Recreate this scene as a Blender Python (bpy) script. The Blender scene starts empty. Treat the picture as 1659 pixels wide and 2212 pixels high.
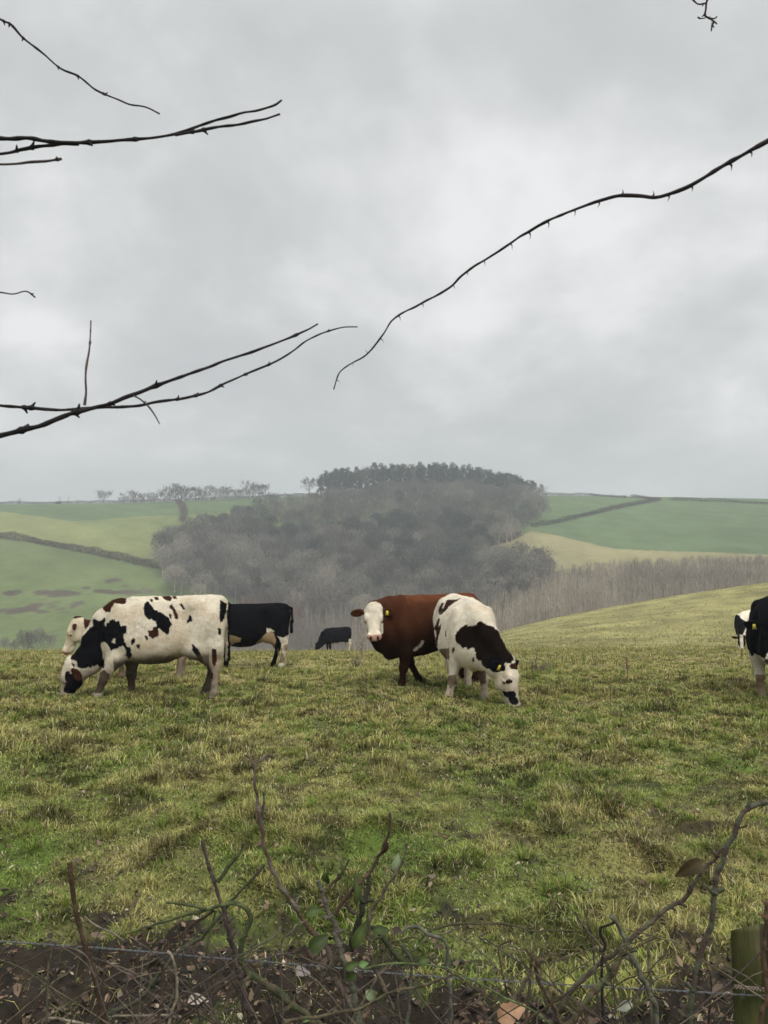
import bpy, math, random
import numpy as np
from mathutils import Vector, Matrix
rng = np.random.default_rng(7); random.seed(7)
SC = bpy.context.scene; COL = SC.collection
# ---------------------------------------------------------------- camera
PITCH = math.atan(130/1600.); CZ = 1.6
cam_d = bpy.data.cameras.new('camera'); cam = bpy.data.objects.new('camera', cam_d); COL.objects.link(cam)
cam.location = (0, 0, CZ); cam.rotation_euler = (math.pi/2+PITCH, 0, 0)
cam_d.sensor_fit = 'VERTICAL'; cam_d.sensor_height = 36.; cam_d.lens = 36.*1600/2212
cam_d.clip_start = .02; cam_d.clip_end = 6000
cam_d.dof.use_dof = True; cam_d.dof.focus_distance = 9.5; cam_d.dof.aperture_fstop = 12.
SC.camera = cam
# ---------------------------------------------------------------- light
SUN_EL, SUN_AZ = 48., 150.
w = bpy.data.worlds.new('World'); SC.world = w; w.use_nodes = True
NT = w.node_tree; NT.nodes.clear()
def nd(nt, t, **k):
    n = nt.nodes.new(t)
    for a, b in k.items(): setattr(n, a, b)
    return n
def setin(n, **k):
    for a, b in k.items(): n.inputs[a.replace('_', ' ')].default_value = b
def mth(nt, op, a, b=None, c=None, clamp=False):
    n = nd(nt, 'ShaderNodeMath', operation=op, use_clamp=clamp)
    for i, v in enumerate((a, b, c)):
        if v is None: continue
        if isinstance(v, (int, float)): n.inputs[i].default_value = v
        else: nt.links.new(v, n.inputs[i])
    return n.outputs[0]
def ramp(nt, fac, stops, interp='LINEAR'):
    r = nd(nt, 'ShaderNodeValToRGB'); r.color_ramp.interpolation = interp
    e = r.color_ramp.elements
    while len(e) < len(stops): e.new(.5)
    for i, (p, c) in enumerate(stops):
        e[i].position = p; e[i].color = (*c, 1) if len(c) == 3 else c
    nt.links.new(fac, r.inputs[0]); return r.outputs[0]
def mixc(nt, fac, a, b, mode='MIX'):
    m = nd(nt, 'ShaderNodeMix', data_type='RGBA', blend_type=mode)
    for k, v in ((0, fac), (6, a), (7, b)):
        if isinstance(v, (int, float)): m.inputs[k].default_value = v
        elif isinstance(v, tuple): m.inputs[k].default_value = (*v, 1) if len(v) == 3 else v
        else: nt.links.new(v, m.inputs[k])
    return m.outputs[2]
def build_sky():
    nt = NT; L = nt.links
    out = nd(nt, 'ShaderNodeOutputWorld'); bg = nd(nt, 'ShaderNodeBackground'); bg.inputs[1].default_value = .1
    sky = nd(nt, 'ShaderNodeTexSky', sky_type='NISHITA', sun_disc=False)
    sky.sun_elevation = math.radians(SUN_EL); sky.sun_rotation = math.radians(SUN_AZ)
    tc = nd(nt, 'ShaderNodeTexCoord'); sep = nd(nt, 'ShaderNodeSeparateXYZ'); L.new(tc.outputs['Generated'], sep.inputs[0])
    z = sep.outputs[2]; zz = mth(nt, 'MAXIMUM', z, 0.)
    den = mth(nt, 'ADD', zz, .42)
    com = nd(nt, 'ShaderNodeCombineXYZ')
    L.new(mth(nt, 'DIVIDE', sep.outputs[0], den), com.inputs[0]); L.new(mth(nt, 'DIVIDE', sep.outputs[1], den), com.inputs[1])
    def noise(sc, det, dist, off, rough=.55):
        mp = nd(nt, 'ShaderNodeMapping'); mp.inputs[1].default_value = off; L.new(com.outputs[0], mp.inputs[0])
        n = nd(nt, 'ShaderNodeTexNoise'); setin(n, Scale=sc, Detail=det, Roughness=rough, Distortion=dist)
        L.new(mp.outputs[0], n.inputs[0]); return n.outputs[0]
    n1 = noise(1.5, 6., .3, (5.7, 7.9, 0)); n2 = noise(4.4, 6., .3, (1.3, 6.2, 0), .5)
    s = mth(nt, 'ADD', mth(nt, 'MULTIPLY', n1, .74), mth(nt, 'MULTIPLY', n2, .26))
    cl = ramp(nt, s, [(.39, (5.6, 5.8, 5.9)), (.475, (6.35, 6.5, 6.5)), (.53, (7.3, 7.4, 7.4)), (.61, (8.9, 8.9, 9.0))])
    hz = ramp(nt, zz, [(0., (5.9, 6.25, 6.15)), (.25, (6.4, 6.6, 6.55))])
    fh = ramp(nt, zz, [(.0, (1, 1, 1)), (.06, (.85, .85, .85)), (.26, (0, 0, 0))], 'EASE')
    c = mixc(nt, fh, cl, hz)
    zen = ramp(nt, zz, [(.60, (1, 1, 1)), (.9, (3.0, 3.0, 2.93))], 'EASE')
    c = mixc(nt, 1., c, zen, 'MULTIPLY')
    low = ramp(nt, mth(nt, 'ADD', z, 1.), [(.9, (.35, .35, .3)), (1., (1, 1, 1))])
    c = mixc(nt, 1., c, low, 'MULTIPLY')
    c = mixc(nt, .97, sky.outputs[0], c)
    L.new(c, bg.inputs[0]); L.new(bg.outputs[0], out.inputs[0])
build_sky()
sd = bpy.data.lights.new('sun', 'SUN'); sd.energy = 1.8; sd.angle = math.radians(28); sd.color = (1, .965, .9)
sun = bpy.data.objects.new('sun', sd); COL.objects.link(sun)
sun.rotation_euler = Vector((-math.sin(math.radians(SUN_AZ))*math.cos(math.radians(SUN_EL)), -math.cos(math.radians(SUN_AZ))*math.cos(math.radians(SUN_EL)), -math.sin(math.radians(SUN_EL)))).to_track_quat('-Z', 'Y').to_euler()
SC.view_settings.view_transform = 'Standard'; SC.view_settings.look = 'None'; SC.view_settings.exposure = 0.0; SC.view_settings.gamma = 1
try:
    SC.cycles.volume_bounces = 0; SC.cycles.max_bounces = 6; SC.cycles.diffuse_bounces = 3; SC.cycles.transmission_bounces = 3
except Exception: pass
# ---------------------------------------------------------------- measuring: pixel of a 1659 x 2212 frame <-> world
sp, cp = math.sin(PITCH), math.cos(PITCH)
def tan_row(py): dy = (1106-np.asarray(py, float))/1600; return (sp+dy*cp)/(cp-dy*sp)
def W(px, py, Y):
    dx = (px-829.5)/1600; dy = (1106-py)/1600; k = Y/(cp-dy*sp)
    return np.array([k*dx, Y, CZ+k*(sp+dy*cp)])
def proj(v):
    v = np.asarray(v, float); x = v[..., 0]; y = v[..., 1]; z = v[..., 2]-CZ
    f = y*cp+z*sp; u = z*cp-y*sp
    return 829.5+1600*x/f, 1106-1600*u/f
# ---------------------------------------------------------------- numpy noise
_perm = np.random.default_rng(11).permutation(4096)
_rv = np.random.default_rng(12).random(4096)
def vnoise(x, y, z=None):
    x = np.asarray(x, float); y = np.asarray(y, float)
    z = np.zeros_like(x) if z is None else np.asarray(z, float)
    xi = np.floor(x).astype(int); yi = np.floor(y).astype(int); zi = np.floor(z).astype(int)
    xf = x-xi; yf = y-yi; zf = z-zi
    s = lambda t: t*t*(3-2*t)
    xf, yf, zf = s(xf), s(yf), s(zf)
    def h(a, b, c): return _rv[_perm[(_perm[(_perm[a & 4095]+b) & 4095]+c) & 4095]]
    r = 0
    for k in ((0, 1) if np.any(zf) else (0,)):
        wz = zf if k else 1-zf
        a = h(xi, yi, zi+k)*(1-xf)+h(xi+1, yi, zi+k)*xf
        b = h(xi, yi+1, zi+k)*(1-xf)+h(xi+1, yi+1, zi+k)*xf
        r = r+wz*(a*(1-yf)+b*yf)
    return r
def fbm(x, y, z=None, o=4):
    t = 0; a = 1; s = 0
    for i in range(o):
        t = t+a*vnoise(x*2**i+17*i, y*2**i+5*i, None if z is None else z*2**i); s += a; a *= .5
    return t/s
def sstep(a, b, x): t = np.clip((x-a)/(b-a), 0, 1); return t*t*(3-2*t)
def inpoly(px, py, poly):
    r = np.zeros(px.shape, bool); n = len(poly)
    for i in range(n):
        x1, y1 = poly[i]; x2, y2 = poly[(i+1) % n]
        if y1 == y2: continue
        c = ((y1 > py) != (y2 > py)) & (px < (x2-x1)*(py-y1)/(y2-y1)+x1)
        r ^= c
    return r
# ---------------------------------------------------------------- mesh + object helpers
def tag(o, label=None, cat=None, group=None, kind=None):
    for k, v in (('label', label), ('category', cat), ('group', group), ('kind', kind)):
        if v: o[k] = v
    return o
def mesh(name, verts, faces, mat=None, col=None, smooth=False):
    """faces: list of (n, k) int arrays or one such array"""
    me = bpy.data.meshes.new(name); verts = np.asarray(verts, np.float32)
    if isinstance(faces, np.ndarray): faces = [faces]
    faces = [np.asarray(f, np.int32) for f in faces if len(f)]
    me.vertices.add(len(verts)); me.vertices.foreach_set('co', verts.ravel())
    loops = np.concatenate([f.ravel() for f in faces]); tot = np.concatenate([np.full(len(f), f.shape[1], np.int32) for f in faces])
    st = np.concatenate([[0], np.cumsum(tot)[:-1]]).astype(np.int32)
    me.loops.add(len(loops)); me.loops.foreach_set('vertex_index', loops)
    me.polygons.add(len(tot)); me.polygons.foreach_set('loop_start', st); me.polygons.foreach_set('loop_total', tot)
    if smooth: me.polygons.foreach_set('use_smooth', np.ones(len(tot), bool))
    me.update(calc_edges=True)
    if col is not None:
        a = me.color_attributes.new('Col', 'FLOAT_COLOR', 'POINT'); c = np.ones((len(verts), 4), np.float32); c[:, :3] = col
        a.data.foreach_set('color', c.ravel())
    if mat: me.materials.append(mat)
    return me
def obj(name, me, parent=None, loc=None):
    o = bpy.data.objects.new(name, me); COL.objects.link(o)
    if parent is not None: o.parent = parent
    if loc is not None: o.location = loc
    return o
def merge(parts):
    """[(verts, [faces...], col or None)] -> one"""
    V, Fs, C, off = [], {}, [], 0
    for p in parts:
        v, fs = p[0], p[1]
        if isinstance(fs, np.ndarray): fs = [fs]
        V.append(v)
        for f in fs:
            if len(f): Fs.setdefault(f.shape[1], []).append(f+off)
        if len(p) > 2 and p[2] is not None: C.append(np.broadcast_to(np.asarray(p[2], float), (len(v), 3)))
        off += len(v)
    return np.concatenate(V), [np.concatenate(f) for f in Fs.values()], (np.concatenate(C) if C else None)
def catmull(pts, n):
    p = np.asarray(pts, float); q = np.vstack([2*p[0]-p[1], p, 2*p[-1]-p[-2]]); out = []
    for i in range(1, len(q)-2):
        t = np.linspace(0, 1, n, endpoint=False)[:, None]
        a, b, c, d = q[i-1], q[i], q[i+1], q[i+2]
        out.append(.5*((2*b)+(-a+c)*t+(2*a-5*b+4*c-d)*t**2+(-a+3*b-3*c+d)*t**3))
    out.append(p[-1:]); return np.vstack(out)
def tube(pts, rad, sides=8, cap=True):
    p = np.asarray(pts, float); n = len(p); r = np.broadcast_to(np.asarray(rad, float), (n,))
    t = np.gradient(p, axis=0); t /= np.linalg.norm(t, axis=1)[:, None]+1e-12
    up = np.array([0, 0, 1.]) if abs(t[0][2]) < .9 else np.array([1., 0, 0])
    N = []
    a = np.cross(t[0], up); a /= np.linalg.norm(a)
    for i in range(n):
        a = a-t[i]*a.dot(t[i]); a /= np.linalg.norm(a)+1e-12; N.append(a.copy())
    N = np.array(N); B = np.cross(t, N)
    th = np.linspace(0, 2*np.pi, sides, endpoint=False)
    v = p[:, None]+r[:, None, None]*(np.cos(th)[None, :, None]*N[:, None]+np.sin(th)[None, :, None]*B[:, None])
    v = v.reshape(-1, 3)
    i = np.arange(n-1)[:, None]; j = np.arange(sides)[None]
    f = np.stack([i*sides+j, i*sides+(j+1) % sides, (i+1)*sides+(j+1) % sides, (i+1)*sides+j], -1).reshape(-1, 4)
    fs = [f]
    if cap:
        v = np.vstack([v, p[:1], p[-1:]]); a0 = len(v)-2; b0 = len(v)-1; jj = np.arange(sides)
        fs.append(np.stack([np.full(sides, a0), (jj+1) % sides, jj], -1))
        fs.append(np.stack([np.full(sides, b0), (n-1)*sides+jj, (n-1)*sides+(jj+1) % sides], -1))
    return v, fs
# ---------------------------------------------------------------- materials
def mat_attr(name, rough=.85, spec=.2, nscale=0., namt=0., bump=0., bscale=60., trans=0., sheen=0., obj_rand=0., stretch=None):
    m = bpy.data.materials.new(name); m.use_nodes = True; nt = m.node_tree; L = nt.links
    b = nt.nodes['Principled BSDF']; setin(b, Roughness=rough); b.inputs['Specular IOR Level'].default_value = spec
    at = nd(nt, 'ShaderNodeAttribute', attribute_name='Col'); c = at.outputs[0]
    tc = nd(nt, 'ShaderNodeTexCoord')
    if namt:
        n = nd(nt, 'ShaderNodeTexNoise'); setin(n, Scale=nscale, Detail=5., Roughness=.65)
        src = tc.outputs['Object']
        if stretch:
            mp = nd(nt, 'ShaderNodeMapping'); mp.inputs[3].default_value = stretch; L.new(src, mp.inputs[0]); src = mp.outputs[0]
        L.new(src, n.inputs[0])
        r = ramp(nt, n.outputs[0], [(.25, (1-namt,)*3), (.5, (1, 1, 1)), (.75, (1+namt,)*3)]); c = mixc(nt, 1., c, r, 'MULTIPLY')
    if obj_rand:
        oi = nd(nt, 'ShaderNodeObjectInfo'); r = ramp(nt, oi.outputs['Random'], [(0, (1-obj_rand,)*3), (1, (1+obj_rand, 1+obj_rand*.9, 1+obj_rand*.8))]); c = mixc(nt, 1., c, r, 'MULTIPLY')
    L.new(c, b.inputs['Base Color'])
    if bump:
        n = nd(nt, 'ShaderNodeTexNoise'); setin(n, Scale=bscale, Detail=6., Roughness=.7); src = tc.outputs['Object']
        if stretch:
            mp = nd(nt, 'ShaderNodeMapping'); mp.inputs[3].default_value = stretch; L.new(src, mp.inputs[0]); src = mp.outputs[0]
        L.new(src, n.inputs[0])
        bp = nd(nt, 'ShaderNodeBump'); setin(bp, Strength=bump, Distance=.02); L.new(n.outputs[0], bp.inputs['Height']); L.new(bp.outputs[0], b.inputs['Normal'])
    if sheen: b.inputs['Sheen Weight'].default_value = sheen
    if trans:
        tr = nd(nt, 'ShaderNodeBsdfTranslucent'); L.new(c, tr.inputs[0]); mx = nd(nt, 'ShaderNodeMixShader'); mx.inputs[0].default_value = trans
        L.new(b.outputs[0], mx.inputs[1]); L.new(tr.outputs[0], mx.inputs[2]); L.new(mx.outputs[0], nt.nodes['Material Output'].inputs[0])
    return m
# ---------------------------------------------------------------- terrain: rows measured along a fan of distances
NPX = [-300, 0, 350, 829, 1000, 1060, 1200, 1400, 1659, 1960]
FPX = [-400, 0, 200, 350, 600, 829, 1100, 1300, 1659, 2060]
NEAR = {2.4: [2305]*10, 5: [1735]*10, 7.5: [1585]*10, 9.8: [1508]*10, 11.6: [1478]*10, 15.4: [1441]*10, 22: [1411]*10,
 28: [1408, 1408, 1408, 1408, 1407, 1405, 1402, 1399, 1396, 1392],
 36: [1416, 1415, 1414, 1414, 1406, 1395, 1386, 1375, 1363, 1350],
 50: [1445, 1442, 1440, 1435, 1408, 1382, 1362, 1338, 1308, 1280],
 65: [1480, 1478, 1475, 1462, 1412, 1370, 1340, 1308, 1268, 1238],
 78: [1505, 1502, 1500, 1490, 1420, 1366, 1331, 1292, 1253, 1222],
 95: [1512, 1508, 1502, 1492, 1440, 1388, 1352, 1312, 1272, 1240],
 130: [1500, 1498, 1495, 1490, 1470, 1440, 1410, 1372, 1330, 1300]}
FAR = {180: [1460, 1465, 1470, 1475, 1480, 1475, 1440, 1405, 1365, 1330],
 230: [1380, 1392, 1400, 1408, 1430, 1430, 1390, 1350, 1310, 1280],
 300: [1250, 1262, 1275, 1292, 1325, 1320, 1272, 1240, 1225, 1210],
 380: [1150, 1165, 1180, 1192, 1185, 1165, 1160, 1152, 1150, 1140],
 470: [1096, 1101, 1103, 1104, 1095, 1082, 1086, 1095, 1098, 1095],
 540: [1088, 1086, 1083, 1080, 1067, 1061, 1064, 1066, 1072, 1078],
 650: [1110, 1108, 1105, 1100, 1092, 1088, 1090, 1090, 1095, 1100],
 900: [1180]*10, 1600: [1205]*10}
_gp = np.linspace(-900, 2560, 174); _gd = np.linspace(math.log(2.4), math.log(1600), 400)
def _table():
    ks = sorted(list(NEAR)+list(FAR)); A = np.array([np.interp(_gp, NPX, NEAR[k]) if k in NEAR else np.interp(_gp, FPX, FAR[k]) for k in ks])
    ld = np.log(ks); T = np.array([np.interp(_gd, ld, A[:, j]) for j in range(len(_gp))]).T
    T = tan_row(T)
    def blur(T, n, ax):
        for _ in range(n):
            P = np.pad(T, [(1, 1) if a == ax else (0, 0) for a in (0, 1)], mode='reflect', reflect_type='odd')
            T = (P[:-2, :]+2*P[1:-1, :]+P[2:, :])/4 if ax == 0 else (P[:, :-2]+2*P[:, 1:-1]+P[:, 2:])/4
        return T
    return blur(blur(T, 14, 0), 4, 1)
_T = _table()
def tan_at(px, d):
    a = (np.clip(px, _gp[0], _gp[-1]-.01)-_gp[0])/(_gp[1]-_gp[0]); b = (np.clip(np.log(np.maximum(d, 2.4)), _gd[0], _gd[-1]-1e-6)-_gd[0])/(_gd[1]-_gd[0])
    i = a.astype(int); j = b.astype(int); a = a-i; b = b-j
    return (_T[j, i]*(1-a)+_T[j, i+1]*a)*(1-b)+(_T[j+1, i]*(1-a)+_T[j+1, i+1]*a)*b
def ground0(x, y):
    x = np.asarray(x, float); y = np.asarray(y, float); yy = np.maximum(y, 2.4)
    return CZ+tan_at(829.5+1600*x/yy, yy)*yy
def mudness(x, y):
    n = fbm(x*1.6+40, y*2.2, o=5)
    m = sstep(3.52, 2.88, y+(n-.5)*3.0+(fbm(x*7, y*9, o=2)-.5)*.9)
    p = sstep(.67, .72, fbm(x*5.1+9, y*5.1+3, o=4))*sstep(9, 4.5, y)*.75
    return np.maximum(m, p)
def bumps(x, y):
    f = 1/(1+np.maximum(y-14, 0)/25)
    t = (fbm(x/.42, y/.42, o=3)-.5)*.08*f+(fbm(x/.16+60, y/.16, o=3)-.42)*.09*f*sstep(22, 10, y)+(fbm(x/2.3+4, y/2.3, o=2)-.5)*(.06+.08*f)
    m = mudness(x, y)
    c = (1-np.abs(2*fbm(x/.13, y/.13+7, o=5)-1))
    return t*(1-.5*m)*sstep(1.5, 4, y)+m*(c-.8)*.22
def ground(x, y): return ground0(x, y)+bumps(np.asarray(x, float), np.asarray(y, float))
def grid_faces(nr, nc):
    i = np.arange(nr-1)[:, None]; j = np.arange(nc-1)[None]
    return np.stack([i*nc+j, i*nc+j+1, (i+1)*nc+j+1, (i+1)*nc+j], -1).reshape(-1, 4)
def hit(px, py, dmin, dmax=700.):
    d = np.exp(np.linspace(math.log(dmin), math.log(dmax), 900)); t = tan_at(np.full(900, float(px)), d); tt = tan_row(py)
    k = np.argmax(t >= tt) if np.any(t >= tt) else int(np.argmax(t))
    Y = d[k]; x = (px-829.5)/1600*Y; return np.array([x, Y, float(ground0(x, Y))])
STRAW = np.array([.43, .365, .145]); OLIVE = np.array([.30, .32, .10]); GREEN = np.array([.145, .225, .035]); BROWN = np.array([.14, .095, .06])
def greenness(x, y): return np.clip(.66+(fbm(x/.7+3, y/.7+8, o=4)-.5)*2.1-(y-4)*.045, .05, .97)
def field():
    ny, nx = 700, 520
    yp = np.exp(np.linspace(math.log(.9), math.log(134), ny))-2.4; u = np.linspace(-1.05, 1.05, nx)
    Y, U = np.meshgrid(yp, u, indexing='ij'); X = U*(Y+3.4)
    Z = ground(X, Y); m = mudness(X, Y)
    g = greenness(X, Y)[..., None]; n = fbm(X*3, Y*3, o=3)[..., None]
    nf = fbm(X/1.3, Y/2.6, o=4)[..., None]
    c = (STRAW*.62*(1-g)+GREEN*.55*g)*(1-.0)+BROWN*.0
    dark = sstep(.52, .36, n)*.5; c = c*(1-dark)+BROWN*.55*dark
    far = sstep(16, 34, Y)[..., None]; cf = np.array([.26, .235, .095])*(.35+1.2*nf); c = c*(1-far)+cf*far
    mc = np.array([.026, .0195, .0135])*(.35+1.4*fbm(X*14, Y*14, o=4))[..., None]; c = c*(1-m[..., None])+mc*m[..., None]
    mt = mat_attr('turf_and_mud', rough=.9, spec=.25, nscale=24, namt=.4, bump=.9, bscale=34)
    o = obj('ground', mesh('ground', np.stack([X, Y, Z], -1).reshape(-1, 3), grid_faces(ny, nx), mt, c.reshape(-1, 3), True)); tag(o, kind='structure')
field()
HEDGES = {'H2': [(-60, 1152), (0, 1160), (60, 1168), (200, 1195), (350, 1229)],
 'H3': [(385, 1083), (394, 1096), (397, 1112), (392, 1130)],
 'H4': [(1140, 1140), (1200, 1130), (1300, 1106), (1432, 1081)]}
def hills():
    ny, nx = 620, 520
    yp = np.exp(np.linspace(math.log(112), math.log(1500), ny)); px = np.linspace(-760, 2420, nx)
    Y, PX = np.meshgrid(yp, px, indexing='ij'); X = (PX-829.5)/1600*Y; Z = ground0(X, Y)
    drop = sstep(134, 112, Y)*.6; Z = Z-drop
    ppx, ppy = proj(np.stack([X, Y, Z], -1))
    nn = (fbm(X/30, Y/30, o=3)-.5)
    ppx2 = ppx+nn*14; ppy2 = ppy+nn*5
    lush = np.array([.105, .145, .068]); yg = np.array([.19, .203, .08]); mid = np.array([.125, .155, .062]); tan = np.array([.25, .222, .115]); wood = np.array([.07, .06, .045])
    c = np.zeros(X.shape+(3,))+wood
    def paint(poly, col): c[inpoly(ppx2, ppy2, poly) & (Y < 620)] = col
    paint([(-900, 900), (2600, 900), (2600, 1210), (1190, 1210), (1100, 1130), (400, 1140), (345, 1230), (520, 1300), (530, 1500), (-900, 1500)], mid)
    paint([(-900, 1060), (800, 1050), (800, 1075), (560, 1098), (420, 1112), (150, 1126), (0, 1104), (-900, 1040)], lush)
    paint([(-900, 1040), (0, 1104), (150, 1126), (420, 1112), (440, 1150), (350, 1232), (200, 1196), (0, 1161), (-900, 1060)], yg)
    paint([(150, 1127), (420, 1113), (410, 1150), (330, 1180), (240, 1155)], yg*.55+mid*.45)
    paint([(1100, 1050), (2600, 1050), (2600, 1216), (1659, 1198), (1480, 1192), (1330, 1186), (1190, 1156), (1150, 1140), (1100, 1140)], lush)
    paint([(1000, 1200), (1100, 1170), (1150, 1148), (1195, 1156), (1330, 1186), (1480, 1192), (1659, 1198), (2600, 1228), (1659, 1220), (1400, 1224), (1190, 1238), (1000, 1240)], tan)
    paint([(1000, 1240), (1190, 1238), (1400, 1224), (1659, 1220), (2600, 1228), (2600, 1600), (500, 1600), (500, 1320), (900, 1280)], np.array([.13, .105, .08]))
    for (a, b, ra, rb, k) in [(30, 1279, 18, 6, .6), (122, 1281, 46, 9, .7), (186, 1274, 9, 3, .5), (233, 1256, 16, 5, .8), (235, 1277, 24, 6, .4), (128, 1310, 50, 12, .8), (290, 1274, 38, 9, .9), (20, 1318, 40, 8, .7), (165, 1304, 22, 7, .8), (300, 1300, 30, 9, .8), (90, 1318, 20, 6, .7)]:
        q = ((ppx-a+nn*60)/ra)**2+((ppy-b+(fbm(X/14+a, Y/20, o=3)-.5)*14)/rb)**2+(fbm(X/5, Y/7, o=4)-.5)*4.5
        s = sstep(1.35, .55, q)[..., None]*.9; c = c*(1-s)+s*np.array([.082, .062, .050])*(.5+.7*k)
    # tramlines and mottling that belong to the crops
    tl = (.5+.5*np.sin((X*.55+Y*.84)/3.1+nn*3)); c *= (1-.07*tl[..., None])
    c *= (.80+.42*fbm(X/9, Y/13, o=4))[..., None]
    c *= (.85+.3*fbm(X/60, Y/60, o=2))[..., None]
    mt = mat_attr('hill_pasture', rough=1., spec=.0, nscale=.35, namt=.16)
    o = obj('hills', mesh('hills', np.stack([X, Y, Z], -1).reshape(-1, 3), grid_faces(ny, nx), mt, c.reshape(-1, 3), True)); tag(o, kind='structure')
    # plain ground out to the horizon, under everything
    v = []; n = 64; R = [1400, 5500]
    for r in R:
        for k in range(n): a = 2*math.pi*k/n; v.append((r*math.sin(a), r*math.cos(a), -70))
    f = np.array([(k, (k+1) % n, n+(k+1) % n, n+k) for k in range(n)])
    base = np.array([(0, 0, -70.)]); V = np.vstack([v, base]); f3 = np.array([(2*n, k, (k+1) % n) for k in range(n)])
    o = obj('terrain', mesh('terrain', V, [f, f3], mt, np.array([.1, .15, .05]))); tag(o, kind='structure')
hills()
def haze():
    x0, x1, y0, y1, z0, z1 = -760, 760, -12, 1000, -72, 76
    v = np.array([(x, y, z) for z in (z0, z1) for y in (y0, y1) for x in (x0, x1)], float)
    f = np.array([(0, 2, 3, 1), (4, 5, 7, 6), (0, 1, 5, 4), (2, 6, 7, 3), (0, 4, 6, 2), (1, 3, 7, 5)])
    m = bpy.data.materials.new('pale_air'); m.use_nodes = True; nt = m.node_tree; nt.nodes.clear()
    out = nd(nt, 'ShaderNodeOutputMaterial'); pv = nd(nt, 'ShaderNodeVolumePrincipled')
    pv.inputs['Color'].default_value = (.83, .90, .93, 1); pv.inputs['Density'].default_value = HAZE; pv.inputs['Anisotropy'].default_value = .1
    nt.links.new(pv.outputs[0], out.inputs['Volume'])
    o = obj('haze', mesh('haze', v, f, m)); tag(o, 'pale winter haze greying the far hillside and wood', 'haze', kind='stuff')
HAZE = .00072
haze()
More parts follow.
